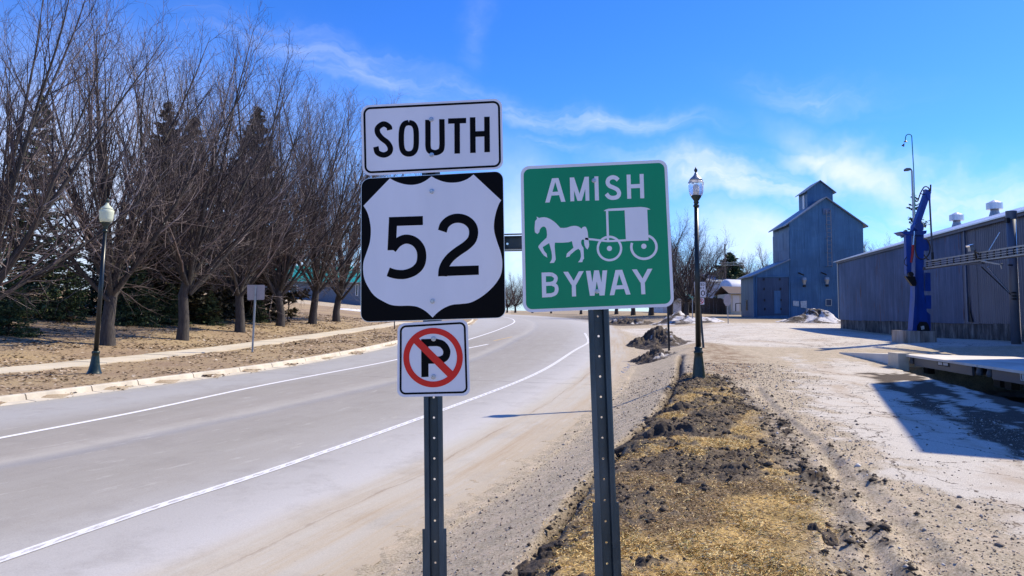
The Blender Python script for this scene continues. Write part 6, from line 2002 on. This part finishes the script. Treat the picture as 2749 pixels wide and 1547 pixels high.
# limb of the nearest tree reaching in from the left edge
# more trees further off
T_S = bare_tree_data(31, 10.0, 1.6, 13, 11, 8, 3, .24, 1.15)
FAR = [(T_S, 1800, 838, 575, 82, 1.2, 'dense bare tree whose crown touches the right edge of the green sign'), (T_S, 1843, 838, 588, 78, 0.3, 'wide bare tree right of the green sign, behind the lamp post'),
       (T_S, 1748, 836, 560, 84, 2.0, 'bare tree whose trunk shows right under the right corner of the green sign'), (T_S, 1700, 838, 600, 88, 4.0, 'bare tree with only its trunk showing below the middle right of the green sign'), (T_S, 1655, 838, 640, 96, 1.0, 'bare tree trunk showing below the green sign just right of its post'), (T_S, 1880, 832, 640, 104, 5.2, 'smaller bare tree behind the speed limit sign'),
       (T_S, 1990, 800, 662, 130, 2.7, 'thin bare tree between the round evergreen and the elevator'), (T_S, 1965, 800, 672, 132, 3.9, 'thin bare crown rising straight behind the round evergreen'),
       (T_S, 2070, 800, 650, 110, 3.3, 'bare tree peeking out left of the elevator wall'),
       (T_S, 2340, 800, 628, 105, 1.3, 'bare tree directly right of the elevator wall'), (T_S, 2385, 800, 640, 112, 2.3, 'bare crown over the barn roof midway between elevator and crane'), (T_S, 2430, 800, 634, 118, 4.4, 'bare crown over the barn roof just left of the blue crane'), (T_S, 2360, 800, 644, 125, 5.4, 'low bare crown over the barn roof near the elevator'),
       (T_S, 1362, 838, 742, 118, 1.6, 'small far bare tree between the two signs, the left one'), (T_S, 1384, 838, 728, 125, 3.6, 'small far bare tree touching the left edge of the green sign'),
       (T_S, 1335, 838, 735, 130, .6, 'far bare tree behind the lower right corner of the shield sign'), (T_S, 1290, 838, 745, 132, 2.6, 'far bare tree hidden behind the right part of the shield sign'), (T_S, 1430, 838, 730, 122, 5.6, 'far bare tree hidden behind the lower left corner of the green sign'), (T_S, 1480, 838, 735, 120, 4.6, 'far bare tree behind the green sign, left of its post'), (T_S, 1560, 838, 700, 108, .9, 'far bare tree behind the green sign just left of its post')]
for data, px, py, top, Y, rot, lab in FAR:
    x = P(px, 800, Y).x; z = GZ(x, Y)
    Hh = P(px, top, Y).z - z
    place_tree(data, (x, Y, z), rot, Hh / 10.2, lab or 'far bare tree in the belt of trees beyond the road and the barn', 'far bare trees')


def conifer_data(seed, H, Rb, mat, n_whorl=26, per=9, droop=.25, leaf=.16, dens=14, bare=.04, gap=0.0):
    rs = np.random.RandomState(seed); vs = []; fs = []; k = 0
    br_l = []; br_r = []
    LV = []
    for w in range(n_whorl):
        t_ = w / (n_whorl - 1); z = H * (bare + (1 - bare) * t_ ** .92)
        rad = Rb * (1 - t_) ** .85 * rs.uniform(.82, 1.12) + .12
        for q in range(max(4, int(per * (1 - .5 * t_)))):
            if rs.rand() < gap: continue
            a = rs.uniform(0, 6.283); L_ = rad * rs.uniform(.7, 1.12)
            p0 = np.array([0, 0, z + rs.uniform(-.55, .55) * H / n_whorl]); dz_ = -droop * (1 - t_) + .25 * t_
            pts = np.array([p0, p0 + np.array([np.cos(a) * L_ * .5, np.sin(a) * L_ * .5, L_ * .5 * dz_]), p0 + np.array([np.cos(a) * L_, np.sin(a) * L_, L_ * (dz_ * .8 + .12)])])
            br_l.append(pts); br_r.append([.03 + .02 * (1 - t_), .02, .006])
            n = int(dens * (L_ + .3)); s = rs.uniform(.12, 1.02, n) ** .8
            c = np.where(s[:, None] < .5, pts[0] + (pts[1] - pts[0]) * (s[:, None] * 2), pts[1] + (pts[2] - pts[1]) * (s[:, None] * 2 - 1))
            side = rs.uniform(-1, 1, n) * L_ * .28 * (1.15 - s)
            c = c + np.stack([-np.sin(a) * side, np.cos(a) * side, -np.abs(rs.normal(0, .07, n)) * L_ * .6 - np.abs(side) * .15], -1)
            LV.append(np.concatenate([c, np.full((n, 1), a)], 1))
    LV = np.concatenate(LV); n = len(LV)
    aa = LV[:, 3] + rs.normal(0, .8, n); el_ = rs.normal(-.15, .45, n)
    d = np.stack([np.cos(aa) * np.cos(el_), np.sin(aa) * np.cos(el_), np.sin(el_)], -1)
    sd_ = rs.normal(0, 1, (n, 3)); sd_ -= d * (sd_ * d).sum(1, keepdims=True); sd_ /= np.linalg.norm(sd_, axis=1, keepdims=True)
    L_ = (leaf * rs.uniform(.6, 1.5, n))[:, None]; c = LV[:, :3]
    V_ = np.stack([c - d * L_ * .5, c + sd_ * L_ * .30, c + d * L_ * .8, c - sd_ * L_ * .30], 1).reshape(-1, 3)
    F_ = np.arange(n * 4).reshape(-1, 4)
    foliage = np_mesh('foliage', V_, F_, mat)
    v1, f1 = tubes_np(np.array([[(0, 0, -.2), (0, 0, H * .5), (0, 0, H * .97)]]), np.array([[H * .016, H * .01, .01]]), 8)
    v2, f2 = tubes_np(np.array(br_l), np.array(br_r), 3)
    trunk = np_mesh('trunk', np.concatenate([v1, v2]), np.concatenate([f1, f2 + len(v1)]), M['conifer_bark'], True)
    return trunk, foliage


C_A = conifer_data(5, 10, 2.6, M['needles'], 28, 12, .3, .17, 20)
C_B = conifer_data(6, 10, 2.5, M['needles_olive'], 38, 14, .1, .20, 34, gap=.03)
C_R = conifer_data(9, 10, 5.6, M['needles'], 34, 16, -.1, .42, 14)
C_L = conifer_data(7, 10, 5.2, M['needles'], 22, 15, .35, .26, 18)
C_P = conifer_data(8, 10, 2.4, M['needles'], 46, 6, -.2, .20, 9, bare=.05, gap=.25)
CON = [(C_A, -70, 915, 560, 0, 5, 'dark green spruce low at the left edge'), (C_A, 60, 905, 262, 1, 8, 'tall spruce behind the first bare tree by the left edge'),
       (C_L, 20, 925, 735, 2, 2, 'spreading low spruce at the lower left corner of the lawn'), (C_A, 170, 905, 600, 3, 6, 'mid sized spruce left of the left lamp post'),
       (C_L, 350, 898, 690, 4, 4, 'dark low spruce just right of the lamp post trunk'), (C_A, 240, 893, 560, 4, 9, 'dark spruce directly behind the left lamp post'),
       (C_B, 412, 890, 278, 5, 7, 'tall pointed cedar, left one of the close pair'), (C_B, 486, 888, 318, 6, 7, 'tall pointed cedar, right one of the close pair'),
       (C_L, 452, 893, 760, 1.4, 3.5, 'low spruce behind the second bare trunk from the lamp'), (C_L, 560, 888, 782, 1, 3, 'low yellow green spruce between the second and third bare trunks'),
       (C_B, 662, 874, 290, 2, 7, 'tall narrow cedar standing alone behind the blank sign'), (C_L, 690, 879, 792, 3, 3, 'small low spruce directly behind the blank sign'), (C_A, 322, 880, 640, 2.2, 9, 'small spruce in the gap between lamp and cedars'),
       (C_A, 115, 895, 640, 2.8, 10, 'spruce peeking between the two first spruces at left')]
for data, px, py, top, rot, back, lab in CON:
    g = G(px, py); Yc_ = g.y + back * .8
    x = g.x * Yc_ / g.y; z = GZ(x, Yc_); Hh = P(px, top, Yc_).z - z
    r_ = empty('conifer', (x, Yc_, z), lab, 'spruce' if data is not C_B else 'cedar', 'evergreens behind the row of bare trees'); s = Hh / 10.1
    sw = s * (1.0 if data is C_B else 1.0); r_.scale = (sw, sw, s); r_.rotation_euler = (0, 0, rot)
    for nm, me_ in zip(('trunk', 'foliage'), data): ob(nm, me_, r_)
# round evergreen and the sparse spruce behind the barn
for data, px, top, Y, wide, lab in ((C_R, 1960, 680, 122, 1.15, 'broad dark round evergreen behind the crossarms of the utility pole'), (C_P, 2462, 522, 72, 1.0, 'sparse dark spruce sticking up behind the blue crane')):
    x = P(px, 750, Y).x; z = GZ(x, Y); Hh = P(px, top, Y).z - z; s = Hh / 10.1
    r_ = empty('conifer', (x, Y, z), lab, 'evergreen'); r_.scale = (s * wide, s * wide, s)
    for nm, me_ in zip(('trunk', 'foliage'), data): ob(nm, me_, r_)
